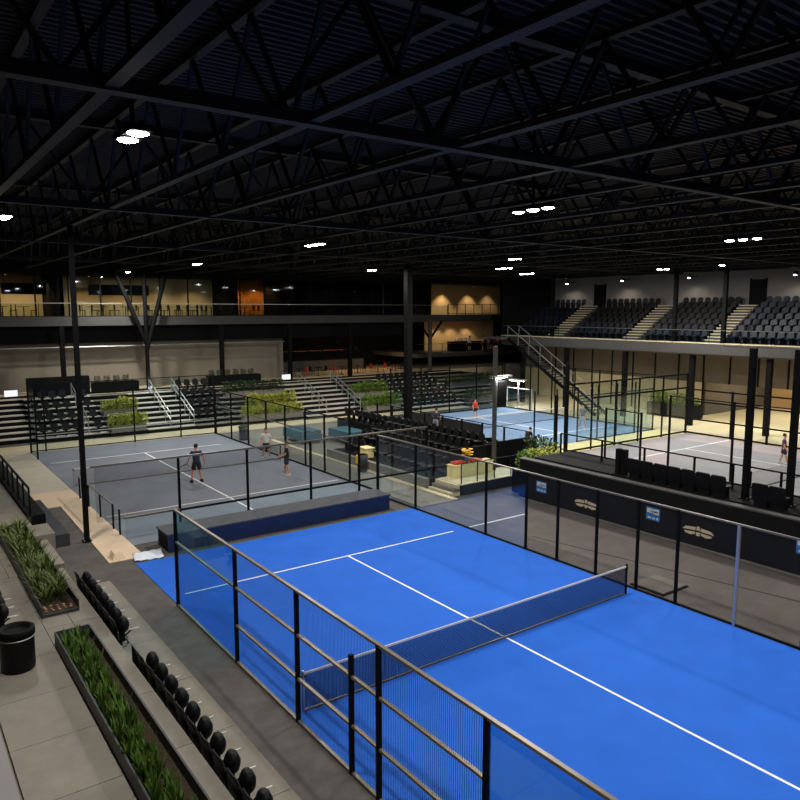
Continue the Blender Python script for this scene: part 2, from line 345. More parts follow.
fence('low glass balustrade between slate court and peach walkway', 'Y', -5.3, [14.95, 15.9, 17.9, 19.9, 21.6], .005, 1.0,
      [(15.0, 15.85, .08, .95, 'glass'), (15.95, 17.85, .08, .95, 'glass'), (17.95, 19.85, .08, .95, 'glass'), (19.95, 21.55, .08, .95, 'glass')],
      [(15.9, 21.6, 1.0)], cat='railing', name='glass_balustrade', pw=.06, rw=.04)
fence('tall glass side wall at far corner of slate court by the terraces', 'Y', -5.27, [(32.2, 4.1), (34.4, 4.1)], .005, 4.1, [(32.25, 34.35, .08, 4.0, 'glass')], [(32.2, 34.4, 4.05, 'black')])
# low guard in front of the pale blue court
fence('long black railing with dark mesh in front of pale blue court', 'Y', 19.6, [17.7+2.05*i for i in range(9)], 0, 1.15,
      [(17.75+2.05*i, 19.7+2.05*i, .08, 1.05, 'screen' if 1 < i < 6 else 'wire') for i in range(8)], [(17.7, 34.1, 1.15, 'black')], cat='railing', name='court_railing', pw=.1)
fence('tall clear fence along the lobby side of the pale blue court', 'Y', 32.3, [17.7, 20.1, 22.5, 24.9, 27.3, 29.7, 32.8], 0, 4.0,
      [(17.75, 20.05, .1, 3.9, 'glass'), (20.15, 22.45, .1, 3.9, 'glass'), (22.55, 24.85, .1, 3.9, 'glass'), (24.95, 27.25, .1, 3.9, 'glass'), (27.35, 29.65, .1, 3.9, 'glass'), (29.75, 32.75, .1, 3.9, 'glass')],
      [(17.7, 32.8, 3.95, 'black'), (17.7, 32.8, .08, 'black')])
fence('clear fence across the far end of the pale blue court', 'X', 32.95, [20.1, 23.1, 26.1, 29.1, 32.2], 0, 4.0,
      [(20.15, 23.05, .1, 3.0, 'glass'), (23.15, 26.05, .1, 3.0, 'glass'), (26.15, 29.05, .1, 3.0, 'glass'), (29.15, 32.15, .1, 3.0, 'glass')],
      [(20.1, 32.2, 3.95, 'black'), (20.1, 32.2, 3.0, 'black'), (20.1, 32.2, .06, 'black')])
fence('clear fence across the near end of the pale blue court', 'X', 17.65, [20.1, 22.1, 24.1, 26.1, 28.1, 30.1, 32.2], 0, 3.6,
      [(20.15+2*i, 22.05+2*i, .1, 3.0, 'glass') for i in range(2, 6)], [(24.1, 32.2, 3.0, 'black'), (24.1, 32.2, .06, 'black')], pw=.07)
# grey court
fence('black framed glass fence along the lobby side of the grey court', 'Y', 33.1, [(15.6, 3.2), (12.3, 3.2), (9.9, 3.2), (7.6, 3.2), (5.2, 3.2), (2.8, 3.2), (.4, 3.2)], 0, 3.2,
      [(12.35, 15.55, .2, 2.3, 'glass'), (9.95, 12.25, .2, 2.3, 'glass'), (7.65, 9.85, .2, 2.3, 'glass'), (5.25, 7.55, .2, 2.3, 'glass'), (2.85, 5.15, .2, 2.3, 'glass')],
      [(.4, 15.6, .1, 'black'), (.4, 15.6, 1.05, 'black'), (.4, 15.6, 2.3, 'black'), (.4, 15.6, 3.1, 'black')], pw=.12, rw=.09)
fence('clear glass wall across the far end of the grey court', 'X', 15.55, [(20.6, 2.6), (22.9, 4.2), (25.2, 4.2), (27.6, 4.2), (30.2, 4.2), (33, 4.2)], 0, 4.2,
      [(20.65, 22.85, .1, 2.6, 'glass'), (22.95, 25.15, .1, 4.1, 'glass'), (25.25, 27.55, .1, 4.1, 'glass'), (27.65, 30.15, .1, 4.1, 'glass'), (30.25, 32.95, .1, 4.1, 'glass')],
      [(20.6, 33, .12, 'black'), (22.9, 33, 3.2, 'black'), (20.6, 33, 4.15, 'black')], rw=.09)
fence('black framed gate posts and glass at the near side of the grey court', 'Y', 20.5, [(12.6, 3.1), (10.3, 3.1), (8.6, 4.2), (5.2, 4.2), (2.4, 4.2), (-.6, 4.2)], 0, 3.1,
      [(10.35, 12.55, .1, 3.0, 'glass'), (5.25, 8.55, .1, 2.0, 'glass'), (2.45, 5.15, .1, 2.0, 'glass'), (-.55, 2.35, .1, 2.0, 'glass')],
      [(10.3, 12.6, 3.05, 'black'), (10.3, 12.6, .1, 'black'), (-.6, 8.6, 4.15, 'black')], pw=.09)
# ================================================================== NETS
def net(x0, x1, y, label, h=.88, cord='netf'):
    o = thing('court_net', ((x0+x1)/2, y, .008), label, 'net')
    part('netting', B(x0+.03, x1-.03, y-.004, y+.004, .03, h-.04), cord, o)
    part('tape', B(x0, x1, y-.012, y+.012, h-.05, h), 'white', o); part('bottom_band', B(x0+.05, x1-.05, y-.02, y+.02, .008, .05), 'rail', o)
    for x in (x0, x1):
        p = part('net_post', MB().tube((x, y, .008), (x, y, h+.05), .035, 10), 'black' if x > 0 else 'silver', o)
        part('winch', MB().tube((x-.04, y, h-.08), (x+.05, y, h-.08), .03, 8), 'black', p)
net(-5.5, 5.5, 0, 'long net with white tape across the bright blue court', cord='net')
net(-5.0, 6.1, 24.2, 'net across the slate grey court behind the player in navy')
net(20.4, 31.9, 25.3, 'net across the pale blue court'); net(20.9, 32.8, 4.4, 'net across the grey court under the stand')
# ================================================================== VIEWING TERRACE (camera side)
TZ, LZ = .85, .42
ter = thing('terrace', (-10, 0, -.02), 'raised concrete terrace with planters and black seats beside blue court', None, None, 'structure')
part('base', B(-20, -8.25, -19.5, 9.9, -.02, TZ-.06), 'conc2', ter)
part('base', B(-20, -8.45, 9.9, 13.7, -.02, TZ-.06), 'conc2', ter)
part('base', B(-20, -8.25, 13.7, 37.3, -.02, TZ-.06), 'conc2', ter)
part('step', B(-8.25, -7.12, -19.5, 9.15, -.02, LZ-.05), 'conc2', ter)
part('step', B(-8.42, -7.9, 11.6, 14.9, -.02, .42), 'conc', ter)
part('step', B(-8.22, -7.62, 14.6, 16.1, -.02, .6), 'conc', ter)
part('step', B(-7.6, -7.1, 14.8, 20.6, -.02, .44), 'steel', ter)
part('step', B(-8.22, -7.64, 16.15, 37, -.02, .95), 'black', ter)
def slabs(x0, x1, y0, y1, nx, dy, z0, z1, m='conc'):
    dx = (x1-x0)/nx; y = y0; g = .006
    while y < y1-.05:
        e = min(y+dy, y1)
        for i in range(nx): part('paving_slab', B(x0+i*dx+g, x0+(i+1)*dx-g, y+g, e-g, z0, z1), m, ter)
        y = e
slabs(-10.95, -9.5, -12, 9.9, 1, 1.8, TZ-.06, TZ); slabs(-9.5, -8.25, -12, 9.9, 2, 2.2, TZ-.06, TZ)
slabs(-12.4, -10.95, 2, 37, 1, 2.4, TZ-.06, TZ)
slabs(-10.95, -8.45, 9.9, 13.7, 2, 1.9, TZ-.06, TZ); slabs(-10.95, -8.25, 13.7, 37, 2, 2.4, TZ-.06, TZ)
slabs(-8.25, -7.12, -12, 9.15, 1, 2.35, LZ-.05, LZ)
pw = MB().box(-12.6, -11.12, -12, .9, TZ, 1.62)
struct('parapet', pw, 'pale', 'pale rendered parapet beside the terrace paving')
# ---- steel planters and their plants
def blade(mb, base, az, tilt, L, wd, bend):
    d = Vector((math.cos(az), math.sin(az), 0)); s = Vector((-math.sin(az), math.cos(az), 0)); pts = []
    n = 4; p = Vector(base); a = tilt
    for i in range(n+1):
        wv = wd*(1, 1.15, 1, .65, .06)[i]/2; pts += [p-s*wv, p+d*(-.12*wd), p+s*wv]
        p = p + (d*math.sin(a)+Vector((0,0,math.cos(a))))*(L/n); a += bend/n
    f = []
    for i in range(n):
        k = 3*i; f += [(k, k+1, k+4, k+3), (k+1, k+2, k+5, k+4)]
    mb.add(pts, f)
def plant_mesh(kind, seed):
    r = random.Random(seed); mb = MB()
    for i in range(20 if kind == 'sword' else 26):
        az = r.uniform(0, 6.28)
        if kind == 'sword': blade(mb, (r.uniform(-.07, .07), r.uniform(-.07, .07), 0), az, r.uniform(.05, .45), r.uniform(.28, .5), r.uniform(.05, .075), r.uniform(.0, .2))
        else: blade(mb, (r.uniform(-.04, .04), r.uniform(-.04, .04), 0), az, r.uniform(.1, .6), r.uniform(.4, .66), r.uniform(.035, .05), r.uniform(.3, 1.2))
    return mb.mesh(kind+'_plant', M['leaf1' if kind == 'sword' else 'leaf2'])
SW = [plant_mesh('sword', i) for i in range(6)]; ST = [plant_mesh('strap', 50+i) for i in range(6)]
def planter(x0, x1, y0, y1, label, h=.24, z=TZ, wall='steel', near=None):
    o = thing('planter_box', ((x0+x1)/2, (y0+y1)/2, z), label, 'planter'); t = .035
    for a in ((x0, x0+t, y0, y1), (x1-t, x1, y0, y1), (x0+t, x1-t, y0, y0+t), (x0+t, x1-t, y1-t, y1)): part('side_panel', B(*a, z+.002, z+(near if near and a[2] == y0 and a[3] == y0+t else h)), wall, o)
    part('soil', B(x0+t, x1-t, y0+t, y1-t, z+.002, z+.07), 'soil', o)
    return z+.07
def pebbles(x0, x1, y0, y1, z, n):
    for i in range(n):
        r = random.uniform(.03, .05); c = (x0+.06+(x1-x0-.12)*((i % 5)+random.uniform(-.1, .1))/4, y0+.07+(y1-y0-.14)*((i//5)+random.uniform(-.1, .1))/2, z+.002)
        solid('pebble', MB().lathe([(.01, 0), (r, .25*r), (r*1.05, .6*r), (r*.5, r), (.005, 1.05*r)], 8, c), 'stone', 'small tan stone on the soil at the open end of the strap-leaf planter', 'stone', 'stones on the planter soil', smooth=True)
zs_ = planter(-9.48, -8.71, -7.5, 4.56, 'long dark steel planter full of upright sword-leaf plants', h=.32)
y = -3.4
while y < 4.4:
    for x in (-9.32, -9.07):
        o = link('sword_leaf_plant', random.choice(SW), None, (x+random.uniform(-.04, .04), y+random.uniform(-.08, .08), zs_)); o.rotation_euler.z = random.uniform(0, 6.28)
        s_ = random.uniform(.8, 1.12); o.scale = (s_, s_, s_)
        tag(o, 'upright green sword-leaf plant in the long dark steel planter', 'plant', 'sword-leaf plants in the steel planter')
    y += .33
zs_ = planter(-9.46, -8.57, 6.3, 14.6, 'dark steel planter of drooping strap-leaf plants with stones on its soil', h=.3, near=.08)
y = 7.1
while y < 14.4:
    for x in (-9.22, -8.86):
        o = link('strap_leaf_plant', random.choice(ST), None, (x+random.uniform(-.08, .08), y+random.uniform(-.1, .1), zs_)); o.rotation_euler.z = random.uniform(0, 6.28)
        s_ = random.uniform(.85, 1.25); o.scale = (s_, s_, s_)
        tag(o, 'dark green drooping strap-leaf plant in the planter with stones', 'plant', 'strap-leaf plants in the terrace planter')
    y += .36
pebbles(-9.37, -8.66, 6.42, 6.85, zs_, 14)
# ---- trash bin
def bin_(x, y, z, label, r=.34, h=.92):
    o = thing('trash_bin', (x, y, z), label, 'bin')
    part('body', MB().lathe([(0, .003), (r*.95, .003), (r, .05), (r, h-.18)], 32, (x, y, z)), 'plastic', o, True)
    part('band', MB().lathe([(r+.002, h-.2), (r+.02, h-.2), (r+.02, h-.175), (r+.002, h-.175)], 32, (x, y, z)), 'silver', o, True)
    part('lid', MB().lathe([(r, h-.17), (r+.025, h-.16), (r+.025, h-.02), (r, h), (r*.8, h-.01), (r*.74, h-.06), (r*.6, h-.09), (0, h-.1)], 32, (x, y, z)), 'black', o, True)
    return o
bin_(-10.33, 3.85, TZ, 'black round litter bin with silver band on the terrace paving')
# ---- arena chairs: rounded back, seat, arm rests, pedestal; faces +X
def rounded(w, h, r, n=5):
    pts = []
    for cx, cy, a0 in ((w/2-r, h-r, 0), (-w/2+r, h-r, 90), (-w/2+r*.5, r*.5, 180), (w/2-r*.5, r*.5, 270)):
        rr = r if cy > r else r*.5
        for i in range(n+1):
            a = math.radians(a0+90*i/n); pts.append((cx+rr*math.cos(a), cy+rr*math.sin(a)))
    return pts
def chair_proto(label, group):
    o = thing('arena_chair', (0, 0, 0), label, 'chair', group)
    # round seat pan, low curved back leaning over the step behind, slim arms, pedestal
    n = 18; ring = [(math.cos(2*math.pi*i/n), math.sin(2*math.pi*i/n)) for i in range(n)]
    st = MB(); K = 9   # folded-up padded seat: egg shaped cushion standing in front of the back
    vs_ = [(.14*math.sin(math.pi*k/K)*c*(1 if k < 6 else .9), .172*math.sin(math.pi*k/K)*q, .47-.215*math.cos(math.pi*k/K)) for k in range(1, K) for c, q in ring]
    fs_ = [(k*n+i, k*n+(i+1) % n, (k+1)*n+(i+1) % n, (k+1)*n+i) for k in range(K-2) for i in range(n)]+[tuple(range(n))[::-1], tuple(range((K-2)*n, (K-1)*n))]
    st.add(vs_, fs_); part('seat', st, 'plastic', o, True)
    bk = MB(); m_ = 8; vv = []
    for k, (z_, dx, hw) in enumerate(((.08, .0, .26), (.4, -.02, .27), (.62, -.05, .26), (.72, -.07, .2))):  # back drawn down near the floor, standing for shade behind the row
        for i in range(m_+1):
            t = -1+2*i/m_; vv.append((-.2+dx+.03*t*t, hw*t, z_-.03*t*t))
    w0 = len(vv); vv += [(x-.03, y, z) for x, y, z in vv]; ff = []
    for k in range(3):
        for i in range(m_):
            a_ = k*(m_+1)+i; ff += [(a_, a_+1, a_+m_+2, a_+m_+1), (w0+a_, w0+a_+m_+1, w0+a_+m_+2, w0+a_+1)]
    for i in range(m_): t_ = 3*(m_+1)+i; ff += [(t_, t_+1, w0+t_+1, w0+t_), (i, w0+i, w0+i+1, i+1)]
    for k in range(3):
        a_ = k*(m_+1); ff += [(a_, a_+m_+1, w0+a_+m_+1, w0+a_), (a_+m_, w0+a_+m_, w0+a_+2*m_+1, a_+2*m_+1)]
    bk.add(vv, ff); part('backrest', bk, 'plastic', o, True)
    part('armrest', MB().box(.06, .29, -.324, -.3, .42, .442), 'white', o)
    part('arm_support', MB().bar((-.2, -.31, .2), (.12, -.31, .42), .025), 'black', o)
    part('pedestal', MB().box(-.1, .02, -.05, .05, .0, .42).box(-.16, .1, -.12, .12, 0, .02), 'black', o)
    part('foot_bracket', MB().box(-.1, .0, -.3, -.25, .04, .14), 'silver', o)
    part('back_tube', MB().bar((-.25, -.31, .6), (-.25, .31, .6), .03), 'black', o)
    return o
cp = chair_proto('black arena chair in the row beside the sword-leaf planter', 'chairs beside the sword-leaf planter')
first = True
for i in range(10):
    c = cp if i == 0 else copy_tree(cp); c.location = (-7.92, 2.4-.625*i, LZ)
for i in range(7):
    c = copy_tree(cp); c.location = (-7.92, 8.45-.625*i, LZ); c['label'] = 'black arena chair in the row by the strap-leaf planter corner'; c['group'] = 'chairs by the strap-leaf planter'
for i in range(3):
    c = copy_tree(cp); q_ = gp(3, 612, Z=TZ+.4); c.location = (q_.x-.03, q_.y+.62*(i-.3), TZ); c.rotation_euler.z = 0; c['label'] = 'black arena chair on the terrace paving behind the litter bin'; c['group'] = 'chairs behind the litter bin'
solid('end_panel', MB().prism([(-8.22, 2.84, LZ), (-7.86, 2.84, LZ), (-8.0, 2.84, LZ+.35), (-8.22, 2.84, LZ+.75)], (0, .04, 0)), 'black', 'black triangular end panel at the head of the chair row', 'panel')
# ---- terrace railing at the far steps
fence('black bar railing with glass on the dark terrace step', 'Y', -8.12, [16.4+1.35*i for i in range(11)], .952, 1.95, [(16.45+1.35*i, 17.7+1.35*i, 1.05, 1.9, 'glass') for i in range(10)], [(16.4, 29.9, 1.95, 'black')], cat='railing', name='terrace_railing', pw=.06)
# ---- bench block, tarp, wedge, pole
o = thing('barrier_bench', (.2, 12.4, -.02), 'long navy barrier bench with grey top behind the blue court', 'bench')
part('front_panel', B(-4.45, 5.1, 11.85, 11.95, -.02, .6), 'navy', o); part('back_panel', B(-4.45, 5.1, 12.95, 13.05, -.02, .6), 'navy', o)
part('end_panel', B(-4.45, -4.35, 11.95, 12.95, -.02, .6), 'black', o); part('end_panel', B(5.0, 5.1, 11.95, 12.95, -.02, .6), 'navy', o)
part('top_panel', B(-4.5, 5.15, 11.82, 13.08, .6, .66), 'bltop', o)
v = []; f = []
for i in range(13):
    for j in range(7):
        v.append((-5.72+i*.08+.03*j, 11.58+j*.15-.01*i, .03+.014*math.sin(i*1.7+j)+.014*math.cos(j*1.3+i*.4)))
for i in range(12):
    for j in range(6): f.append((i*7+j, (i+1)*7+j, (i+1)*7+j+1, i*7+j+1))
t_ = solid('tarp', MB().add(v, f), 'tarp', 'crumpled white tarp lying at the corner of the blue court', 'tarp', smooth=True)
md = t_.modifiers.new('thick', 'SOLIDIFY'); md.thickness = .02
solid('ramp_wedge', MB().prism([(-6.3, 12.1, .006), (-5.85, 12.1, .006), (-5.95, 12.25, .2), (-6.2, 12.25, .2)], (0, .5, 0)), 'peach', 'peach concrete wedge at the end of the peach walkway', 'wedge')
def column(x, y, z0, z1, w_, label, m='black', base_=True):
    o = thing('column', (x, y, z0), label, 'column')
    part('shaft', B(x-w_/2, x+w_/2, y-w_/2, y+w_/2, z0, z1), m, o)
    if base_:
        p = part('base_plate', B(x-w_*.9, x+w_*.9, y-w_*.9, y+w_*.9, z0, z0+.03), m, o)
        for i in (-1, 1):
            for j in (-1, 1): part('bolt', MB().tube((x+i*w_*.7, y+j*w_*.7, z0+.03), (x+i*w_*.7, y+j*w_*.7, z0+.07), .02, 6), 'silver', p)
    return o
column(-6.5, 14.91, .006, 11.5, .17, 'tall black steel column standing at the peach walkway')
column(16.62, 26.0, .004, 11.5, .42, 'thick black column rising out of the black seats')
# ================================================================== FAR TERRACES
def yb(x): return 38.1-.07*(x+6)
NR, RISE, TREAD = 8, .29, .68; TOPZ = NR*RISE
def steps(x0, x1, label, m='tread', name='terrace_steps', nose=False, top=NR):
    y0 = yb((x0+x1)/2); o = thing(name, ((x0+x1)/2, y0, -.02), label, None, None, 'structure')
    for i in range(top):
        p = part('step', B(x0, x1, y0+i*TREAD, y0+(i+1)*TREAD if i < top-1 else 46.0, -.02, (i+1)*RISE-.05), 'wallk', o)
        part('tread', B(x0, x1, y0+i*TREAD-.03, y0+(i+1)*TREAD-.03, (i+1)*RISE-.05, (i+1)*RISE), m, p)
    return y0
steps(-20, -4.3, 'broad concrete steps at the end of the peach walkway')
steps(-4.3, .1, 'seating terrace with black chairs beside the yellow-green planter')
steps(.1, 2.6, 'planted terrace between seating and lit staircase', 'conc2')
steps(2.6, 6.0, 'staircase lit from its top landing beside the first yellow-green planter', name='staircase')
steps(6.0, 9.3, 'dark terrace between staircase and dark hedge', 'conc2')
steps(9.3, 14.6, 'planted terrace below the black hedge boxes', 'conc2')
steps(14.6, 19.8, 'staircase with a white screen at its top', name='staircase')
steps(19.8, 23.6, 'planted terrace under the bright green shrubs', 'conc2')
steps(23.6, 30.2, 'seating terrace with black chairs beside bright green shrubs')
steps(30.2, 36.5, 'dark terrace under the clipped dark hedges', 'conc2')
struct('landing', B(-20, 50, 45.9, 57.5, -.02, TOPZ-.01), 'cream', 'landing above the far terraces')
struct('trim_1', B(-20, 36.5, 43.3, 43.42, TOPZ+.001, TOPZ+.04), 'cream', 'pale edge strip along the landing')
# small arena seat (one mesh) for the distant rows; faces +X
def small_seat(m, wide=False):
    mb = MB()
    if wide:
        mb.box(-.22, .2, -.27, .27, .36, .44); mb.prism([(-.22-.12*q, p, .2+q) for p, q in rounded(.56, .62, .08, 3)], (.06, 0, .01)); mb.box(-.2, .15, -.22, .22, 0, .36)
        return mb.mesh('arena_seat', M[m])
    mb.prism([(-.2+q, p, .4) for p, q in rounded(.46, .42, .14, 3)], (0, 0, .07))
    mb.prism([(-.22-.2*q, p, .36+q) for p, q in rounded(.46, .48, .16, 3)], (.05, 0, .015)); mb.box(-.16, .0, -.06, .06, 0, .4)
    return mb.mesh('arena_seat', M[m])
SM = {k: small_seat(k) for k in ('plastic', 'seatblue', 'seatgrey')}; SM['wide'] = small_seat('plastic', True)
def seat(x, y, z, rz, m, label, group, name='stadium_chair'):
    o = link(name, SM[m], None, (x, y, z)); o.rotation_euler.z = rz; return tag(o, label, 'chair', group)
for i in range(0, 8, 2):
    for k in (0, 1, 2, 3, 5): seat(-3.9+.68*k, yb(-2)+i*TREAD+.3, (i+1)*RISE, -math.pi/2, 'plastic', 'black seat on the far terrace beside the yellow-green shrubs', 'black seats by the yellow-green shrubs', 'terrace_chair')
    for k in range(9): seat(24.0+.68*k, yb(27)+i*TREAD+.3, (i+1)*RISE, -math.pi/2, 'plastic', 'black seat on the far terrace beside the bright green shrubs', 'black seats by the bright green shrubs', 'terrace_chair')
for i in range(1, 8, 2):
    for k in range(4): seat(6.5+.68*k, yb(7.6)+i*TREAD+.3, (i+1)*RISE, -math.pi/2, 'plastic', 'black seat on the dark terrace between staircase and hedge', 'black seats between staircase and hedge', 'terrace_chair')
def handrail(x, label, y0, n=6, m='silver', solidp=False):
    o = thing('stair_handrail', (x, y0, RISE), label, 'handrail')
    a = Vector((x, y0+.1, RISE)); b = Vector((x, y0+(NR-1)*TREAD+.1, TOPZ))
    for i in range(n):
        p = a.lerp(b, i/(n-1)); st = math.floor((p.y-y0+.03)/TREAD)
        part('post', MB().tube((x, p.y, RISE*(st+1)), (x, p.y, p.z+1.0), .03, 6), m, o)
    for h in (1.0, .55): part('rail', MB().tube(a+Vector((0, 0, h)), b+Vector((0, 0, h)), .035, 8), m, o)
    if solidp: part('infill_panel', MB().prism([a+Vector((0, .04, .08)), b+Vector((0, .04, .08)), b+Vector((0, .04, .95)), a+Vector((0, .04, .95))], (.02, 0, 0)), 'glass', o)
handrail(5.9, 'grey handrail on the lit staircase beside the dark terrace', yb(4.3), solidp=True)
handrail(4.2, 'grey handrail in the middle of the lit staircase', yb(4.3), 5)
handrail(19.6, 'grey handrail beside the bright green shrubs', yb(17.2), solidp=True)
handrail(16.4, 'grey handrail below the white screen on the staircase', yb(17.2), 5)
handrail(-1.2, 'grey handrail between the black chairs on the far terrace', yb(-2), 5)
# ---- shrubs
def shrub_mesh(m, seed, R_=.4, n=420, H=.9, ls=.1):
    r = random.Random(seed); mb = MB()
    for i in range(n):
        a = r.uniform(0, 6.28); u = r.random()**.5; z = H*(.15+.85*r.random()); rad = R_*u*(1-.45*(z/H-.45)**2*2)
        c = Vector((rad*math.cos(a), rad*math.sin(a), z)); d = Vector((math.cos(a)*.8, math.sin(a)*.8, r.uniform(-.1, 1.1))).normalized()
        s = d.cross(Vector((r.uniform(-1, 1), r.uniform(-1, 1), 1))).normalized(); L = ls*r.uniform(.7, 1.5)
        mb.add([c, c+d*L*.5+s*L*.3, c+d*L, c+d*L*.5-s*L*.3], [(0, 1, 2, 3)])
    me = mb.mesh('shrub_leaves', M[m]); return me
def stem_mesh(seed, H=.8):
    r = random.Random(seed); mb = MB()
    for i in range(5): mb.tube((r.uniform(-.05, .05), r.uniform(-.05, .05), 0), (r.uniform(-.25, .25), r.uniform(-.25, .25), H*r.uniform(.6, .95)), .015, 5, .006)
    return mb.mesh('shrub_stems', M['bark'])
SH = {m: [shrub_mesh(m, 10*k+j) for j in range(3)] for k, m in enumerate(('leafy', 'leafg', 'leafd'))}; STEM = [stem_mesh(j) for j in range(3)]
def shrub(x, y, z, m, label, group, s=1.0):
    o = thing('shrub', (x, y, z), label, 'shrub', group); j = random.randrange(3); o.scale = (s, s, s); o.rotation_euler.z = random.uniform(0, 6.28)
    link('foliage', SH[m][j], o); link('stems', STEM[j], o)
def trough(x0, x1, row, label, m, slabel, group, n, wall='conc2', s=1.0):
    y = yb((x0+x1)/2)+row*TREAD; z = (row+1)*RISE
    planter(x0, x1, y-.02, y+.62, label, h=.42, z=z, wall=wall)
    for i in range(n): shrub(x0+.3+(x1-x0-.6)*i/max(1, n-1)+random.uniform(-.05, .05), y+.3, z+.075, m, slabel, group, s*random.uniform(.9, 1.12))
trough(.2, 2.5, 0, 'grey trough of yellow-green shrubs at the foot of the lit staircase', 'leafy', 'yellow-green shrub in the trough at the foot of the lit staircase', 'shrubs at the foot of the lit staircase', 4, s=1.15)
trough(.2, 2.5, 3, 'grey trough of yellow-green shrubs halfway up beside the lit staircase', 'leafy', 'yellow-green shrub halfway up beside the lit staircase', 'shrubs halfway up the lit staircase', 4, s=1.15)
trough(9.5, 14.4, 0, 'grey trough of yellow-green shrubs at the foot of the planted terrace', 'leafy', 'yellow-green shrub at the foot of the planted terrace', 'shrubs at the foot of the planted terrace', 6, s=1.1)
trough(10.6, 14.4, 2, 'grey trough of yellow-green shrubs below the black hedge boxes', 'leafy', 'yellow-green shrub below the black hedge boxes', 'shrubs below the hedge boxes', 5, s=1.2)
trough(9.5, 14.4, 5, 'grey trough of dark shrubs under the black hedge boxes', 'leafd', 'dark green shrub under the black hedge boxes', 'dark shrubs under the hedge boxes', 6, s=1.2)
trough(20.0, 23.4, 0, 'grey trough of bright green shrubs at the foot of the second staircase', 'leafg', 'bright green shrub at the foot of the second staircase', 'bright shrubs at the second staircase', 5, s=1.25)
trough(20.0, 23.4, 3, 'grey trough of bright green shrubs halfway up the second staircase', 'leafg', 'bright green shrub halfway up the second staircase', 'bright shrubs halfway up', 5, s=1.25)
trough(30.4, 36.2, 0, 'dark trough of clipped hedge behind the pale blue court', 'leafd', 'dark clipped hedge shrub behind the pale blue court', 'hedge behind the pale blue court', 7, 'steel', s=1.1)
trough(30.4, 36.2, 4, 'dark trough of clipped hedge high behind the pale blue court', 'leafd', 'dark hedge shrub high behind the pale blue court', 'upper hedge behind the pale blue court', 7, 'steel', s=1.1)
def hedge_box(x0, x1, y, label, h=1.1, plants=True):
    o = thing('hedge_box', ((x0+x1)/2, y, TOPZ), label, 'planter'); part('front_panel', B(x0, x1, y-.3, y-.24, TOPZ, TOPZ+h), 'wallk', o)
    part('back_panel', B(x0, x1, y+.24, y+.3, TOPZ, TOPZ+h), 'wallk', o); part('soil', B(x0, x1, y-.24, y+.24, TOPZ, TOPZ+h-.1), 'soil', o)
    if plants:
        for i in range(int((x1-x0)/.7)): shrub(x0+.4+.7*i, y, TOPZ+h-.095, 'leafd', 'dark hedge shrub growing out of the black hedge boxes', 'hedge shrubs in black boxes', .6)
hedge_box(-3.8, .4, 44.4, 'black panel box above the black chairs on the landing', 1.35, False)
hedge_box(.6, 4.0, 44.4, 'black hedge box above the lit staircase', .8)
hedge_box(9.6, 14.3, 44.4, 'black hedge box at the top of the planted terrace', .8)
# screens and furniture on the landing
def screen(x, y, z, label, w_=.9, h=.5):
    o = thing('display_screen', (x, y, z), label, 'screen'); part('case', B(x-w_/2, x+w_/2, y, y+.06, z+.1, z+.1+h), 'black', o)
    part('panel', B(x-w_/2+.03, x+w_/2-.03, y-.006, y, z+.13, z+.07+h), 'monitor', o); part('stand', B(x-.1, x+.1, y+.0, y+.2, z, z+.1), 'black', o)
screen(-4.9, 43.9, TOPZ+.04, 'small bright white screen above the broad concrete steps'); screen(16.6, 43.9, TOPZ+.04, 'small bright white screen at the top of the second staircase')
# ================================================================== FAR BUILDING
struct('wall_back_lower', B(-20, 18.4, 48, 48.2, TOPZ-.01, 7.35), 'greybeige', 'beige plaster wall under the far balcony')
struct('wall_back_band', B(-20, 31.5, 46.9, 47.1, 6.0, 7.35), 'wallk', 'black band below the far balcony')  # flat black band under the balcony slab
struct('wall_restaurant', B(18.4, 50, 55, 55.2, TOPZ-.01, 7.35), 'wallk', 'dark back wall of the restaurant under the balcony')
bal = thing('balcony', (15, 46, 7.35), 'long grey balcony slab of the lit upper floor', None, None, 'structure')
part('slab', B(-20, 42.6, 45.6, 57.5, 7.35, 8.05), 'fascia', bal); part('slab', B(42.6, 50, 47, 57.5, 7.35, 8.05), 'wallk', bal)
struct('wall_upper', B(-20, 50, 46.0, 46.2, 11.3, 14.05), 'wallk', 'black wall above the upper floor windows')
struct('ceiling_upper', B(-20, 50, 46.2, 57.5, 11.3, 11.4), 'wallk', 'dark ceiling of the upper rooms')
for i, (x0, x1, m, yy) in enumerate(((-20, -1.2, 'warm', 51.5), (.4, 14.5, 'warm', 51.5), (14.6, 21.6, 'wood', 52.5), (21.6, 31.2, 'wallk', 54), (31.2, 34.2, 'beige', 50), (34.9, 48.6, 'warm', 50.5))):
    struct('wall_room', B(x0, x1, yy, yy+.15, 8.05, 11.3), m, ['cream back wall of the first upper room', 'cream back wall of the dining room', 'orange wood wall of the upper bar', 'dark wall of the unlit upper room', 'pale lit wall strip of the unlit room', 'warm spotlit wall of the upper gallery'][i])
for x in (-1.0, 13.2, 18.6, 31.4, 34.6, 48.7):
    struct('wall_partition', B(x-.12, x+.12, 46.3, 52, 8.05, 11.3), 'wallk', 'black partition between the upper rooms')
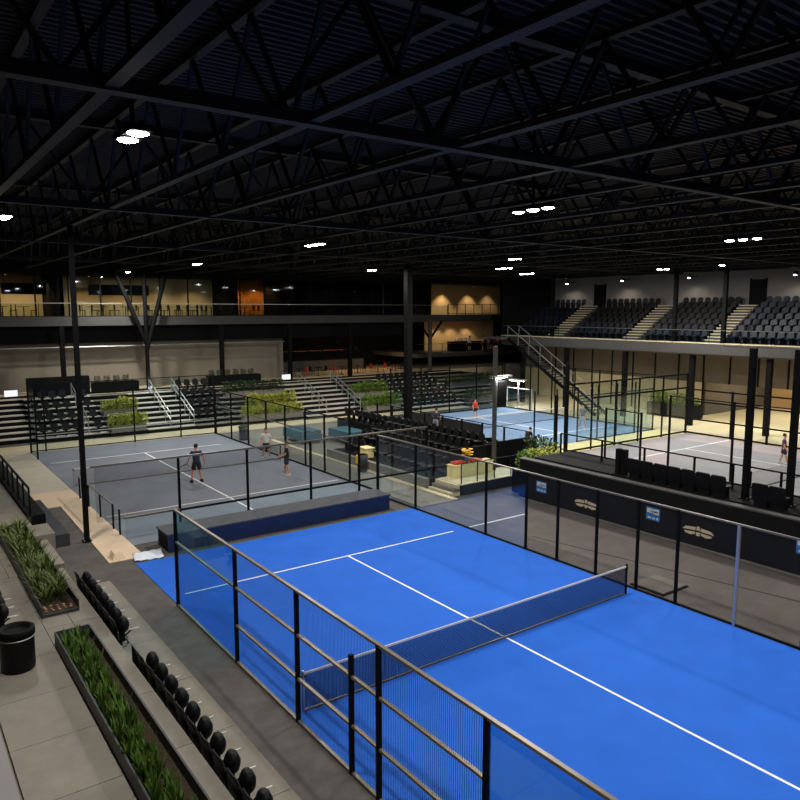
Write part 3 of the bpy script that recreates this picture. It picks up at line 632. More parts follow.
# glazing: one window unit for each bay, with frame and pane
x = -11.8; n = 1
while x < 31:
    o = thing('window_%d' % n, (x, 46.25, 8.05), 'tall clear pane in the upper floor glazing', None, None, 'structure'); n += 1
    part('window_frame', B(x-.05, x+.05, 46.2, 46.3, 8.05, 11.3).box(x, x+2.3, 46.2, 46.3, 11.22, 11.3).box(x, x+2.3, 46.2, 46.3, 8.05, 8.1), 'black', o)
    part('pane', B(x+.05, x+2.25, 46.24, 46.255, 8.1, 11.22), 'glass', o); x += 2.3
fence('glass balustrade along the lit upper balcony', 'X', 45.75, [-11.5+3.0*i for i in range(17)], 8.052, 9.05, [(-11.45+3*i, -8.55+3*i, 8.1, 9.0, 'glass') for i in range(16)], [(-11.5, 36.5, 9.05, 'silver')], cat='railing', name='glass_balustrade', pw=.05, rw=.04)
fence('black bar railing of the warm spotlit gallery', 'X', 45.8, [36.6+1.2*i for i in range(9)], 8.052, 9.15, [], [(36.6, 46.2, 9.15, 'black'), (36.6, 46.2, 8.2, 'black')], cat='railing', name='gallery_railing', pw=.05, rw=.05)
# warm downlights of the upper rooms (lamp + its light)
def downlight(x, y, z, watts, label, group, col=(1, .78, .48), m='lampw', ang=130, r=.09):
    o = thing('downlight', (x, y, z-.06), label, 'light', group)
    part('trim_ring', MB().lathe([(r, 0), (r+.04, 0), (r+.04, .06), (r, .06), (r, 0)], 14, (x, y, z-.06)), 'black', o); part('bulb', MB().lathe([(0, .0), (r*.7, .005), (r, .03)], 14, (x, y, z-.06)), m, o)
    l = bpy.data.lights.new('downlight_lamp', 'SPOT'); l.energy = watts; l.spot_size = math.radians(ang); l.spot_blend = .6; l.shadow_soft_size = .12; l.color = col
    link('downlight_lamp', l, o, (0, 0, -.05))
G = 'downlights of the upper rooms'
for x in (-10, -7, -4, -2): downlight(x, 49.8, 11.3, 210, 'warm downlight in the ceiling of the first upper room', G)
for x in (2, 5, 8, 11): downlight(x, 49.6, 11.3, 190, 'warm downlight in the ceiling of the dining room', G)
for x in (15.6, 17.8, 19.8): downlight(x, 51.2, 11.3, 150, 'orange downlight over the upper bar', G, (1, .6, .25), 'lampo')
downlight(32.6, 48.6, 11.3, 220, 'warm downlight over the pale lit wall strip', G, ang=100)
for x in (25.5,): downlight(x, 52, 11.3, 60, 'dim downlight in the unlit upper room', G)
for x, p in ((36.6, 200), (39.5, 420), (43.4, 300), (46.4, 160)): downlight(x, 49.5, 11.3, p, 'warm spotlight washing the upper gallery wall', 'spotlights of the upper gallery', ang=95)
# dining tables and chairs behind the balcony glass
def dining_set(x, y, z, label_t, label_c, g, m='cblack', chm='plastic'):
    o = thing('dining_table', (x, y, z), label_t, 'table', g+' tables'); part('table_top', MB().lathe([(0, .74), (.4, .74), (.4, .77), (0, .77)], 16, (x, y, z)), 'wallk', o)
    part('leg', MB().tube((x, y, z), (x, y, z+.74), .04, 8), 'black', o); part('foot', MB().lathe([(0, 0.0), (.24, 0.0), (.22, .03), (0, .04)], 12, (x, y, z)), 'black', o)
    for s in (-1, 1):
        c = thing('dining_chair', (x+s*.68, y, z), label_c, 'chair', g+' chairs'); X = x+s*.68
        part('seat', B(X-.2, X+.2, y-.2, y+.2, z+.43, z+.48), chm, c); part('backrest', B(X+s*.16, X+s*.2, y-.2, y+.2, z+.5, z+.9), chm, c)
        for i in (-1, 1):
            for j in (-1, 1): part('leg', B(X+i*.18-.015, X+i*.18+.015, y+j*.18-.015, y+j*.18+.015, z, z+.5 if i == s else z+.43), 'black', c)
for i, x in enumerate((-9.4, -4.6, 1.6, 4.2, 6.8, 9.3, 11.4)): dining_set(x, 47.6, 8.052, 'dark round table behind the balcony glass', 'dark chair at a table behind the balcony glass', 'upper floor')
for x in (14.6, 16.8, 22.0, 25.0, 28.3): dining_set(x, 47.8, 8.052, 'dark round table by the upper bar and unlit room', 'dark chair by the upper bar and unlit room', 'upper bar')
for x in (-10.8, -7.2, -3.0, 2.8, 5.6, 8.2, 10.6): dining_set(x, 48.9, 8.052, 'dark round table deep in the cream upper rooms', 'dark chair deep in the cream upper rooms', 'inner upper floor')
# black hanging boards in the first rooms
for x0, x1 in ((-7.9, -6.1), (-4.4, -1.3), (1.8, 6.6)):
    b_ = thing('menu_board', ((x0+x1)/2, 49.2, 9.9), 'black hanging board in the lit upper rooms', 'board', 'black hanging boards'); part('board', B(x0, x1, 49.17, 49.23, 9.75, 10.6), 'wallk', b_)
    for xx in (x0+.2, x1-.2): part('hanger', MB().tube((xx, 49.2, 10.6), (xx, 49.2, 11.3), .02, 6), 'black', b_)
solid('conduit_pipe', MB().tube((-11, 46.85, 5.7), (18, 46.85, 5.7), .05, 8), 'silver', 'thin grey pipe running along below the far balcony', 'pipe')
# ---- columns under the balcony, the branching column
for px in (63, 222, 290, 350): column(gp(px, 360, Y=45.2).x, 45.2, TOPZ+.0, 7.35, .32, 'black column under the far balcony', base_=False)['group'] = 'columns under the far balcony'
bx = gp(147, 350, Y=44.9).x
o = thing('branching_column', (bx, 44.9, TOPZ), 'branching dark column with two raking arms beside the lit staircase', 'column')
part('trunk', MB().tube((bx, 44.9, TOPZ), (bx, 44.9, 11.5), .16, 12), 'black', o)
part('arm', MB().tube((bx, 44.9, 5.9), (gp(115, 280, Y=44.9).x, 44.9, 11.5), .17, 10), 'black', o); part('arm', MB().tube((bx, 44.9, 5.4), (gp(166, 280, Y=44.9).x, 44.9, 11.5), .17, 10), 'black', o)
part('uplight', MB().lathe([(.05, .0), (.14, .02), (.14, .2), (.1, .24), (0, .24)], 12, (bx, 44.55, TOPZ)), 'monitor', o)
l = bpy.data.lights.new('uplight_lamp', 'POINT'); l.energy = 60; l.shadow_soft_size = .1; link('uplight_lamp', l, o, (0, -.5, .5))
bx = gp(430, 340, Y=45.2).x
o = thing('branching_column', (bx, 45.2, TOPZ), 'branching grey column under the gallery slab', 'column')
part('trunk', MB().tube((bx, 45.2, TOPZ), (bx, 45.2, 7.35), .22, 12), 'fascia', o); part('arm', MB().tube((bx, 45.2, 5.6), (bx-1.4, 45.3, 7.35), .12, 8), 'black', o); part('arm', MB().tube((bx, 45.2, 5.6), (bx+1.6, 45.3, 7.35), .12, 8), 'black', o)
# ---- restaurant under the balcony: bar, tables, lamps
bar_ = thing('bar_counter', (24, 52.5, TOPZ), 'dark bar counter with orange wood shelves in the restaurant', 'bar')
part('counter', B(19, 30, 52, 52.7, TOPZ, TOPZ+1.1), 'fascia', bar_); part('worktop', B(18.9, 30.1, 51.9, 52.8, TOPZ+1.1, TOPZ+1.16), 'wallk', bar_)
for i in range(6): part('shelf', B(19.2+1.8*i, 20.8+1.8*i, 54.4, 54.8, TOPZ+1.9, TOPZ+1.96), 'wood', bar_)  # row of orange wood shelves behind the bar
for i, (px, py) in enumerate(((346, 350), (354, 349), (337, 343), (389, 352), (380, 346), (361, 345), (398, 345))):
    q = gp(px, py, Y=50); o = thing('pendant_lamp', (q.x, q.y, q.z), 'warm pendant lamp over the restaurant tables', 'lamp', 'restaurant pendant lamps')
    part('shade', MB().lathe([(.05, .28), (.1, .26), (.32, .02), (.34, .0)], 14, tuple(q)), 'wallk', o); part('bulb', MB().lathe([(0, -.02), (.1, .0), (.12, .08), (0, .14)], 10, tuple(q)), 'lampo', o); part('cord', MB().tube((q.x, q.y, q.z+.27), (q.x, q.y, 7.35), .012, 6), 'black', o)
    l = bpy.data.lights.new('pendant_bulb', 'POINT'); l.energy = 22; l.color = (1, .6, .3); l.shadow_soft_size = .1; link('pendant_bulb', l, o, (0, 0, -.2))
for i, (x, y) in enumerate(((19.5, 47), (21.8, 47.4), (24.2, 47), (26.4, 47.6), (28.6, 47.2), (31, 47.5))):
    dining_set(x, y, TOPZ+.0, 'dark round table in the restaurant under the balcony', 'dark red chair in the restaurant under the balcony', 'restaurant', chm='cred' if i % 2 == 0 else 'plastic')
# ---- mezzanine bar beneath the gallery
mz = thing('mezzanine', (41, 47, 3.6), 'dark mezzanine floor below the spotlit gallery', None, None, 'structure'); part('slab', B(33, 50, 46.4, 54.9, 3.6, 4.0), 'fascia', mz)
struct('wall_mezzanine', B(37.6, 48, 51, 51.2, 4.0, 7.35), 'warm', 'warm lit back wall of the mezzanine bar')
fence('black bar railing of the mezzanine bar', 'X', 46.5, [33.2+1.6*i for i in range(11)], 4.002, 5.0, [], [(33.2, 49.2, 5.0, 'rail'), (33.2, 49.2, 4.1, 'black')], cat='railing', name='mezzanine_railing', pw=.05, rw=.05)
for x in (39, 41.2, 43.6): downlight(x, 50, 7.35, 150, 'warm downlight over the mezzanine bar', 'mezzanine downlights', ang=110)
o = thing('bar_counter', (42, 49, 4), 'dark mezzanine bar counter with white goods on top', 'bar'); part('counter', B(39.5, 45, 48.8, 49.4, 4.0, 5.05), 'wallk', o); part('worktop', B(39.4, 45.1, 48.7, 49.5, 5.05, 5.1), 'wood', o)
for i in range(5): solid('carton', B(40.2+.5*i, 40.5+.5*i, 48.95, 49.25, 5.1, 5.35+.07*(i % 2)), 'white', 'white carton on the mezzanine bar counter', 'carton', 'cartons on the mezzanine bar')
# ================================================================== RAISED STAND (right)
SX, SZ, SR, ST_ = 36.0, 6.15, .42, .74
Y0, Y1 = 4.0, 37.0
st = thing('seating_stand', (39, 20, 5.3), 'raised seating stand over the lobby', None, None, 'structure')
part('fascia', B(SX-.2, SX, Y0, Y1, 5.4, SZ), 'fascia', st); part('kerb', B(SX-.22, SX+.9, Y0, Y1, SZ, SZ+.04), 'cream', st); part('soffit', B(SX, 42.6, Y0, Y1, 5.3, 5.42), 'beige', st)
for i in range(7): part('seat_step', B(SX+.9+ST_*i, 42.6, Y0, Y1, SZ+.04+SR*(i-1) if i else SZ, SZ+.04+SR*i), 'wallk', st)
AIS = [(30.2, 31.7), (22.3, 23.7), (15.3, 16.6), (7.4, 8.6)]
for (a0, a1), al in zip(AIS, ('pale aisle stair beside the dark blue end block next to the steel stair', 'pale aisle stair between the two charcoal seat blocks', 'pale aisle stair between charcoal block and outer dark blue block', 'pale aisle stair beyond the outer dark blue block')):
    o = thing('aisle_stair', (SX+.9, (a0+a1)/2, SZ), al, 'stair', 'aisle stairs of the raised stand')
    for i in range(13):
        zt = SZ+.045+SR/2*(i+1); xa = SX+.55+ST_/2*i; p_ = part('step', B(xa+.05, xa+ST_/2+.05, a0, a1, SZ+.045+SR*math.floor((i-1)/2) if i else SZ+.045, zt-.05), 'fascia', o)
        part('tread', B(xa, xa+ST_/2, a0, a1, zt-.05, zt), 'cream', p_)
SECT = [(31.9, 36.8, 'seatblue', 'dark blue seat in the end block beside the first aisle stair'), (23.9, 30.0, 'seatgrey', 'charcoal seat in the raised block between first and second aisle stairs'),
        (16.8, 22.1, 'seatgrey', 'charcoal seat in the raised block between second and third aisle stairs'), (9.3, 15.1, 'seatblue', 'dark blue seat in the raised block beyond the third aisle stair')]
for a, b, m, lab in SECT:
    n = int((b-a)/.64)
    for i in range(7):
        row = ('front row', 'second row', 'third row', 'fourth row', 'fifth row', 'sixth row', 'topmost row')[i]
        for k in range(n):
            seat(SX+.9+ST_*i+.32, a+.35+.64*k, SZ+.045+SR*i, math.pi, 'seatblue' if m == 'seatgrey' and i < 2 else m, lab.replace('seat in', 'seat, '+row+' of').replace('charcoal', 'dark blue' if i < 2 else 'charcoal'), 'raised stand '+row+' '+lab.split('the ', 1)[1])
struct('wall_stand', B(42.6, 42.8, Y0, Y1, 5.3, 11.6), 'pale', 'pale wall behind the raised stand')
struct('wall_stand_end', B(36.0, 42.6, 36.98, 37.12, 5.3, 11.6), 'wallk', 'black end wall of the raised stand')
struct('wall_stand_top', B(42.4, 42.8, Y0, Y1, 11.6, 14.05), 'wallk', 'black wall band above the raised stand')
for y in (30.9, 16.0):
    o = thing('door_%d' % (1 if y > 20 else 2), (42.55, y, SZ+.04+SR*6), 'dark doorway in the pale wall behind the stand', None, None, 'structure'); part('door_leaf', B(42.5, 42.58, y-.55, y+.55, SZ+.04+SR*6, SZ+2.2+SR*6), 'wallk', o); part('door_frame', B(42.48, 42.59, y-.65, y-.55, SZ+.04+SR*6, SZ+2.3+SR*6).box(42.48, 42.59, y+.55, y+.65, SZ+.04+SR*6, SZ+2.3+SR*6), 'black', o)
fence('glass balustrade along the front of the raised stand', 'Y', SX-.1, [Y0+.1+2.35*i for i in range(15)], SZ+.042, SZ+.95, [(Y0+.15+2.35*i, Y0+2.4+2.35*i, SZ+.08, SZ+.92, 'glass') for i in range(14)], [(Y0+.1, Y1-.1, SZ+.95, 'rail')], cat='railing', name='glass_balustrade', pw=.04, rw=.03)
for (px, py) in ((567, 284), (622, 281), (689, 278), (795, 275)):
    q = gp(px, py, X=41.4); o = thing('wall_spotlight', tuple(q), 'warm spotlight on a black arm over the raised stand', 'light', 'spotlights over the raised stand')
    part('head', MB().tube((q.x, q.y, q.z+.02), (q.x+.18, q.y, q.z+.2), .14, 12), 'black', o); part('lens', MB().lathe([(0, -.03), (.1, -.02), (.13, .0)], 12, tuple(q)), 'lamp', o); part('arm', MB().bar((q.x+.1, q.y, q.z+.14), (42.6, q.y, q.z+.14), .05), 'black', o)
    l = bpy.data.lights.new('spot_lamp', 'SPOT'); l.energy = 110; l.spot_size = math.radians(140); l.spot_blend = .7; l.color = (1, .86, .66); l.shadow_soft_size = .1; link('spot_lamp', l, o, (0, 0, -.08))
for y in (34.5, 29.3, 23.2, 17.3, 11.6): column(36.3, y, .006, 5.4, .34, 'black column holding up the raised stand', base_=False)['group'] = 'columns under the raised stand'
for y in (31.0, 18.9): column(36.25, y, SZ+.05, 11.5, .26, 'black post rising from the front of the raised stand', base_=False)['group'] = 'posts on the raised stand'
column(36.25, 15.0, SZ+.05, 11.5, .26, 'black post rising from the raised stand beyond the third aisle', base_=False)['group'] = 'posts on the raised stand'
# wall under the stand: panels with open joints
pw_ = thing('wall_lobby', (42, 28, .006), 'beige panelled wall under the raised stand', None, None, 'structure')
y = 4.0
while y < 40:
    lo = .006 if y > 19.5 else 2.7
    for z0, z1 in ((lo, 2.7), (2.7, 5.3)):
        if z1-z0 > .1: part('wall_panel', B(41.9, 42.0, y+.015, y+2.235, z0+.01, z1-.01), 'beige' if z0 > 1 else 'cream', pw_)
    part('cover_strip', B(41.84, 41.9, y-.06, y+.06, lo+.01, 5.29), 'black', pw_)
    y += 2.25
struct('wall_lobby_end', B(52, 52.2, 2, 22, .006, 5.3), 'warm', 'warm back wall deep inside the lobby'); struct('wall_lobby_side', B(42.1, 52, 19.6, 19.8, .006, 5.3), 'beige', 'side wall inside the lobby')
struct('ceiling_lobby', B(42.8, 52.2, 2, 22, 5.3, 5.42), 'beige', 'lobby ceiling')
G = 'downlights under the raised stand'
for x, y, p in ((38.4, 33, 300), (38.4, 29, 420), (38.4, 25, 480), (38.4, 21, 520), (38.4, 17, 620), (38.4, 13, 620), (38.4, 9, 620), (46, 16, 900), (46, 12, 1100), (46, 8, 1100)): downlight(x, y, 5.3, p, 'warm downlight in the soffit under the raised stand' if x < 42 else 'warm downlight deep in the lobby ceiling', G, (1, .86, .66), ang=104 if x < 42 else 160, r=.14)
# lobby things
for k, (x, y) in enumerate(((50.6, 15.5), (50.6, 13.0), (50.6, 10.2))):
    o = thing('display_rack', (x, y, .006), 'dark shop rack of goods inside the lobby', 'rack', 'shop racks in the lobby')
    for s in (-1, 1): part('upright', B(x-.2, x+.2, y+s*.95-.03, y+s*.95+.03, .006, 2.2), 'wallk', o)
    for i in range(4): part('shelf', B(x-.2, x+.2, y-.92, y+.92, .4+.5*i, .44+.5*i), 'wood', o)
    for i in range(3):
        for j in range(5):
            m_ = ('cred', 'cwhite', 'cnavy', 'yellow', 'cgrey')[(i*2+j+k) % 5]
            solid('folded_garment', B(x-.17, x+.12, y-.85+.35*j, y-.6+.35*j, .445+.5*i, .6+.5*i+.05*((i+j) % 3)), m_, {'cred': 'red', 'cwhite': 'white', 'cnavy': 'navy', 'yellow': 'yellow', 'cgrey': 'grey'}[m_]+' folded goods on a dark lobby rack', 'goods', 'goods on the lobby racks')
o = thing('poster', (51.9, 17.3, 2.2), 'blue and white poster hanging in the lobby', 'poster'); part('board', B(51.93, 51.98, 16.8, 17.8, 2.0, 3.4), 'logob', o); part('print', B(51.92, 51.93, 16.9, 17.7, 2.5, 3.2), 'white', o)
zs_ = planter(38.6, 40.2, 18.6, 22.6, 'dark planter of yellow-green shrubs under the raised stand', h=1.1, z=.006, wall='wallk')
for y in (19.0, 19.9, 20.8, 21.7, 22.3): shrub(39.2+random.uniform(-.2, .2), y, .9, 'leafg', 'yellow-green shrub in the dark planter under the raised stand', 'shrubs under the raised stand', 1.15)
part('soil', B(38.7, 40.1, 18.7, 22.5, .1, .9), 'soil', [o for o in bpy.data.objects if o.get('label', '').startswith('dark planter of yellow-green')][0])
# stair from the stand down to the lobby floor
o = thing('steel_stair', (35.2, 29.5, .006), 'steel stair with pale handrails descending from the end of the raised stand', 'stair')
n = 30; ya, yb_ = 34.6, 24.6
for i in range(n):
    y = ya+(yb_-ya)*i/n; z = 6.1-6.1*i/n; part('tread', B(34.4, 35.75, y-.3, y+.02, z-.05, z), 'steel', o)
for x in (34.35, 35.78):
    part('stringer', MB().bar((x, ya, 5.95), (x, yb_-.2, .05), .06, .3), 'black', o); r_ = part('handrail', MB().tube((x, ya, 7.1), (x, yb_-.3, 1.0), .035, 8), 'silver', o)
    for i in range(0, n, 4): y = ya+(yb_-ya)*i/n; z = 6.1-6.1*i/n; part('baluster', MB().tube((x, y, z), (x, y, z+1.0), .02, 6), 'silver', r_)
part('landing', B(33.5, 35.8, 34.6, 36.9, 5.9, 6.1), 'fascia', o)
# ================================================================== MIDDLE BLOCK OF BLACK SEATS
mb_ = thing('seat_block', (13, 21, 0), 'low stepped block carrying black seats between slate and pale blue courts', None, None, 'structure')
part('front_wall', B(8.5, 8.75, 13.7, 23, .004, .5), 'conc', mb_)
for i in range(4): part('platform', B(8.75+1.05*i, 9.8+1.05*i, 13.7, 23, .004, .45+.3*i), 'wallk', mb_)
for i in range(4): part('platform', B(16.0-1.0*i, 17.0-1.0*i, 14.6, 29.3, .004, .25+.3*i), 'wallk', mb_)
part('end_panel', B(9.9, 13.0, 13.55, 13.65, .004, 1.75), 'wallk', mb_); part('end_panel', B(13.0, 17, 14.5, 14.58, .004, 1.6), 'wallk', mb_)
for i in range(4):
    k = 0; y = 14.4
    while y < 22.6:
        if not (i == 0 and 19.2 < y < 20.7): seat(9.35+1.05*i, y, .45+.3*i, math.pi, 'plastic', 'black seat facing the slate court, %s of the middle block' % ('front row', 'second row', 'third row', 'back row')[i], 'middle block seats facing slate court, row %d' % (i+1), 'spectator_chair')
        y += .66
    y = 15.2
    while y < 29 and i < 4:
        if not (25.2 < y < 26.8 and i < 2): seat(16.45-1.0*i, y, .25+.3*i, 0, 'plastic', 'black seat facing the pale blue court, %s of the middle block' % ('front row', 'second row', 'third row', 'back row')[i], 'middle block seats facing pale blue court, row %d' % (i+1), 'spectator_chair')
        y += .66
# stair, plinth and cream counter at the end of the block
o = thing('entry_steps', (9, 12.6, .004), 'pale concrete steps at the end of the black seat block', 'steps')
for i in range(3): part('step', B(8.55+.2*i, 9.1, 11.85, 13.5, .003+.16*i-(.021 if i == 0 else 0), .163+.16*i), 'cream' if i % 2 == 0 else 'conc', o)
o = thing('plinth', (11.4, 12.6, .004), 'grey green plinth under the cream counter', 'plinth'); part('body', B(9.15, 13.6, 11.8, 13.5, .004, .46), 'steel', o); part('paving', B(9.15, 13.6, 11.8, 13.5, .46, .5), 'cream', o)
o = thing('counter', (11, 13.2, .5), 'cream counter with red cushions beside the grey mast', 'counter'); part('body', B(9.65, 12.2, 12.95, 13.45, .502, 1.08), 'creambox', o); part('coping', B(9.6, 12.25, 12.9, 13.48, 1.08, 1.12), 'creambox', o)
for x in (10.15, 11.2): solid('cushion', MB().prism([(x-.3, 12.98, 1.122), (x+.3, 12.98, 1.122), (x+.33, 12.98, 1.18), (x+.27, 12.98, 1.25), (x-.27, 12.98, 1.25), (x-.33, 12.98, 1.18)], (0, .42, 0)), 'red', 'red cushion lying on the cream counter', 'cushion', 'red cushions on the cream counter')
o = thing('flower_bunch', (10.68, 13.2, 1.122), 'bright yellow flowers in a vase between the red cushions', 'flowers')
r_ = random.Random(3); fm = MB(); sm_ = MB()
for i in range(30):
    a = r_.uniform(0, 6.28); q = Vector((10.68+.3*math.cos(a)*r_.random(), 13.2+.22*math.sin(a)*r_.random(), 1.42+.32*r_.random())); fm.lathe([(.0, 0), (.08, .02), (.1, .05), (.03, .04), (0, .05)], 7, tuple(q)); sm_.tube((10.68, 13.2, 1.2), q, .008, 4)
part('petals', fm, 'yellow', o); part('stems', sm_, 'leafd', o)
part('vase', MB().lathe([(0, 0), (.09, 0), (.1, .2), (.07, .3), (.09, .36)], 12, (10.68, 13.2, 1.122)), 'steel', o)
fence('glass guard with black top rail on the plinth', 'X', 11.88, [9.2, 10.2, 11.3, 12.4, 13.55], .502, 1.45, [(9.22, 10.18, .55, 1.4, 'glass'), (10.22, 11.28, .55, 1.4, 'glass'), (11.32, 12.38, .55, 1.4, 'glass'), (12.42, 13.53, .55, 1.4, 'glass')], [(9.2, 13.55, 1.45, 'black')], cat='railing', name='glass_guard', pw=.04, rw=.04)
# grey mast with floodlight bars
mx_, my_ = 12.55, 13.25
o = thing('light_mast', (mx_, my_, .502), 'grey steel mast with white floodlight bar behind the cream counter', 'mast')
part('mast', MB().tube((mx_, my_, .502), (mx_, my_, 6.75), .12, 12), 'fascia', o); part('speaker_box', B(mx_+.12, mx_+.7, my_-.1, my_+.25, 3.7, 5.0), 'black', o)
lb = part('light_bar', B(mx_-.1, mx_+.95, my_-.25, my_+.1, 5.2, 5.28), 'white', o)
part('lens', B(mx_-.05, mx_+.6, my_-.24, my_-.0, 5.18, 5.2), 'lamp', lb)
l = bpy.data.lights.new('bar_lamp', 'AREA'); l.shape = 'RECTANGLE'; l.size = .7; l.size_y = .25; l.energy = 120; link('bar_lamp', l, o, (.3, -.12, 4.65))
fxx = 32.8
o = thing('light_mast', (fxx+.2, 31.8, .006), 'slim white mast with floodlight bar beside the pale blue court', 'mast'); zt = gp(513, 381, X=fxx).z
part('mast', MB().tube((fxx+.2, 31.8, .006), (fxx+.2, 31.8, zt+.1), .05, 10), 'white', o); lb = part('light_bar', B(fxx-.3, fxx+.3, 30.9, 32.7, zt+.1, zt+.2), 'white', o); part('lens', B(fxx-.2, fxx+.2, 31.1, 32.5, zt+.06, zt+.1), 'lamp', lb)
l = bpy.data.lights.new('bar_lamp', 'AREA'); l.shape = 'RECTANGLE'; l.size = .4; l.size_y = 1.4; l.energy = 70; link('bar_lamp', l, o, (0, 0, zt-.03))
o = thing('rebound_frame', (fxx, 31.5, .006), 'white tubular rebound frame beside the pale blue court', 'frame')
for y in (32.95, 30.0): part('upright', MB().tube((fxx, y, .006), (fxx, y, 1.75), .05, 8), 'white', o)
part('crossbar', MB().tube((fxx, 32.95, 1.75), (fxx, 30.0, 1.75), .05, 8), 'white', o); part('netting', B(fxx+.06, fxx+.064, 30.05, 32.9, .05, 1.7), 'wiref', o)
# other slim black posts
for px, py, zt in ((565, 462, 5.6), (555, 450, 3.4)):
    q = gp(px, py, Z=.004); column(q.x, q.y, .004, zt, .17, 'slim black post in the aisle by the grey court corner' if px == 565 else 'short black post beside the taller aisle post', base_=False)
# ================================================================== BANNER WALL, REAR DECK
bw = thing('banner_wall', (11.3, 1, -.02), 'long black banner wall along the grey hardcourt', 'wall')
bm = MB().prism([(11.1, 10.0, -.02), (11.2, 10.0, -.02), (11.45, -12, -.02), (11.35, -12, -.02)], (0, 0, 1.8)); part('boards', bm, 'wallk', bw)
part('coping', MB().prism([(11.1, 10.05, 1.78), (11.45, 10.05, 1.78), (11.75, -12, 1.78), (11.38, -12, 1.78)], (0, 0, .05)), 'fascia', bw)
part('kerb', MB().prism([(10.95, 10.0, -.02), (11.08, 10.0, -.02), (11.33, -12, -.02), (11.2, -12, -.02)], (0, 0, .06)), 'conc2', bw)
def wx(y): return 11.1+.25*(10-y)/22
def on_wall(px, py):
    p = gp(px, py, X=11.2); return gp(px, py, X=wx(p.y)-.004)
for px, py in ((541.5, 487), (653, 514), (806, 548)):
    p = on_wall(px, py); s_ = part('sponsor_sticker', B(p.x-.006, p.x+.002, p.y-.3, p.y+.3, p.z-.25, p.z+.25), 'logob', bw)
    mk = MB()
    for a, b, c, d in ((-.26, -.02, .0, .2), (.02, .26, .03, .2), (-.2, .1, .06, .12), (-.24, -.16, -.2, -.12), (-.1, .02, -.2, -.13), (.08, .22, -.19, -.12)): mk.box(p.x-.012, p.x-.006, p.y+a, p.y+b, p.z+c, p.z+d)
    part('white_print', mk, 'white', s_)
for px, py in ((586, 504.5), (698, 532)):
    p = on_wall(px, py); mk = MB()
    P2 = lambda pts, d=.008: mk.prism([(p.x-.006, p.y+a_, p.z+b_) for a_, b_ in pts], (d, 0, 0))
    P2([(-.62, .0), (-.5, .12), (-.1, .16), (-.1, .04), (-.45, .02)]); P2([(.62, .0), (.5, .12), (.1, .16), (.1, .04), (.45, .02)])
    P2([(-.07, .05), (.07, .05), (.05, .2), (-.05, .2)]); P2([(-.55, -.05), (-.12, -.02), (-.12, -.1), (-.3, -.16), (-.5, -.12)]); P2([(.55, -.05), (.12, -.02), (.12, -.1), (.3, -.16), (.5, -.12)])
    P2([(-.09, -.02), (.09, -.02), (.06, -.15), (-.06, -.15)])
    part('emblem_print', mk, 'logoc', bw, label='cream printed emblem')
dk = thing('rear_deck', (13.5, 0, -.02), 'raised dark deck behind the banner wall', None, None, 'structure')
part('deck_block', MB().prism([(11.25, 9.9, -.02), (14.6, 9.9, -.02), (14.6, -12, -.02), (11.5, -12, -.02)], (0, 0, 1.75)), 'wallk', dk)
part('deck_paving', B(11.95, 14.6, -12, 9.9, 1.73, 1.79), 'wallk', dk)
for i in range(7): seat(12.15, 4.5-.6*i, 1.79, 0, 'wide', 'black seat on the deck between twin bollard and black mast', 'deck seats before the black mast', 'audience_chair')
for y in (-.62, -1.2, -2.4, -3.0, -3.6, -4.2): seat(12.15, y, 1.79, 0, 'wide', 'black seat on the deck beyond the first black mast', 'deck seats beyond the black mast', 'audience_chair')
fence('black railing along the deck in front of the grey court', 'Y', 13.6, [9.8, 7.4, 5.2, 2.9, 1.3, -.5, -2.2, -4, -6], 1.792, 2.75, [], [(-6, 9.8, 2.75, 'black'), (-6, 9.8, 2.0, 'black')], cat='railing', name='deck_railing', pw=.07)
for k, (px, py) in enumerate(((745, 503), (790, 511))):
    q = gp(px, py, Z=1.79); column(q.x+.6, q.y+.33, 1.79, 7.2, .2, 'black mast on the deck beside the black seats' if k == 0 else 'black mast on the deck beyond the first mast')
pa, pb = gp(715, 356, X=12.2), gp(812, 360, X=12.2)
solid('steel_cable_tray', MB().bar((12.75, 1.4, 7.23), (12.75, -3.2, 7.23), .09, .06), 'rail', 'pale steel cable tray joining the tops of the black masts', 'cable tray')
o = thing('twin_bollard', (12.2, 5.3, 1.79), 'pair of black loudspeaker columns on the deck', 'loudspeaker')
for dy in (-.14, .14): part('speaker_column', B(12.1, 12.32, 5.3+dy-.1, 5.3+dy+.1, 1.792, 2.85), 'black', o)
part('foot', B(12.02, 12.4, 5.0, 5.6, 1.79, 1.82), 'black', o)
# shrubs by the deck end
planter(11.6, 14.2, 10.1, 11.0, 'black planter of yellow-green shrubs at the end of the banner wall', h=1.1, z=.0, wall='wallk')
pl = [o for o in bpy.data.objects if o.get('label', '').startswith('black planter of yellow-green')][0]
part('soil', B(11.65, 14.15, 10.15, 10.95, .08, .95), 'soil', pl)
for x in (12.0, 12.7, 13.5): shrub(x, 10.55, .952, 'leafy' if x > 12.4 else 'leafg', 'yellow-green shrub in the black planter at the end of the banner wall', 'shrubs at the banner wall end', 1.1)
q = gp(515, 478, Z=0)
planter(14.6, 16.6, 12.2, 13.2, 'dark trough holding a grey green shrub beside the cream counter', h=.6, z=.004, wall='steel')
shrub(15.2, 12.7, .08, 'leafd', 'large grey green shrub beside the cream counter', 'large shrubs beside the counter', 2.0); shrub(16.0, 12.8, .08, 'leafg', 'large green shrub beside the cream counter', 'large green shrubs beside the counter', 1.7)
o = thing('door_mat', (6.75, -.1, -.008), 'grey rubber step mat lying at the fence gate post', 'mat'); part('mat', B(6.3, 7.5, -.75, .35, -.006, .06), 'conc2', o); part('border', B(6.25, 7.55, -.8, .4, -.006, .03), 'black', o)
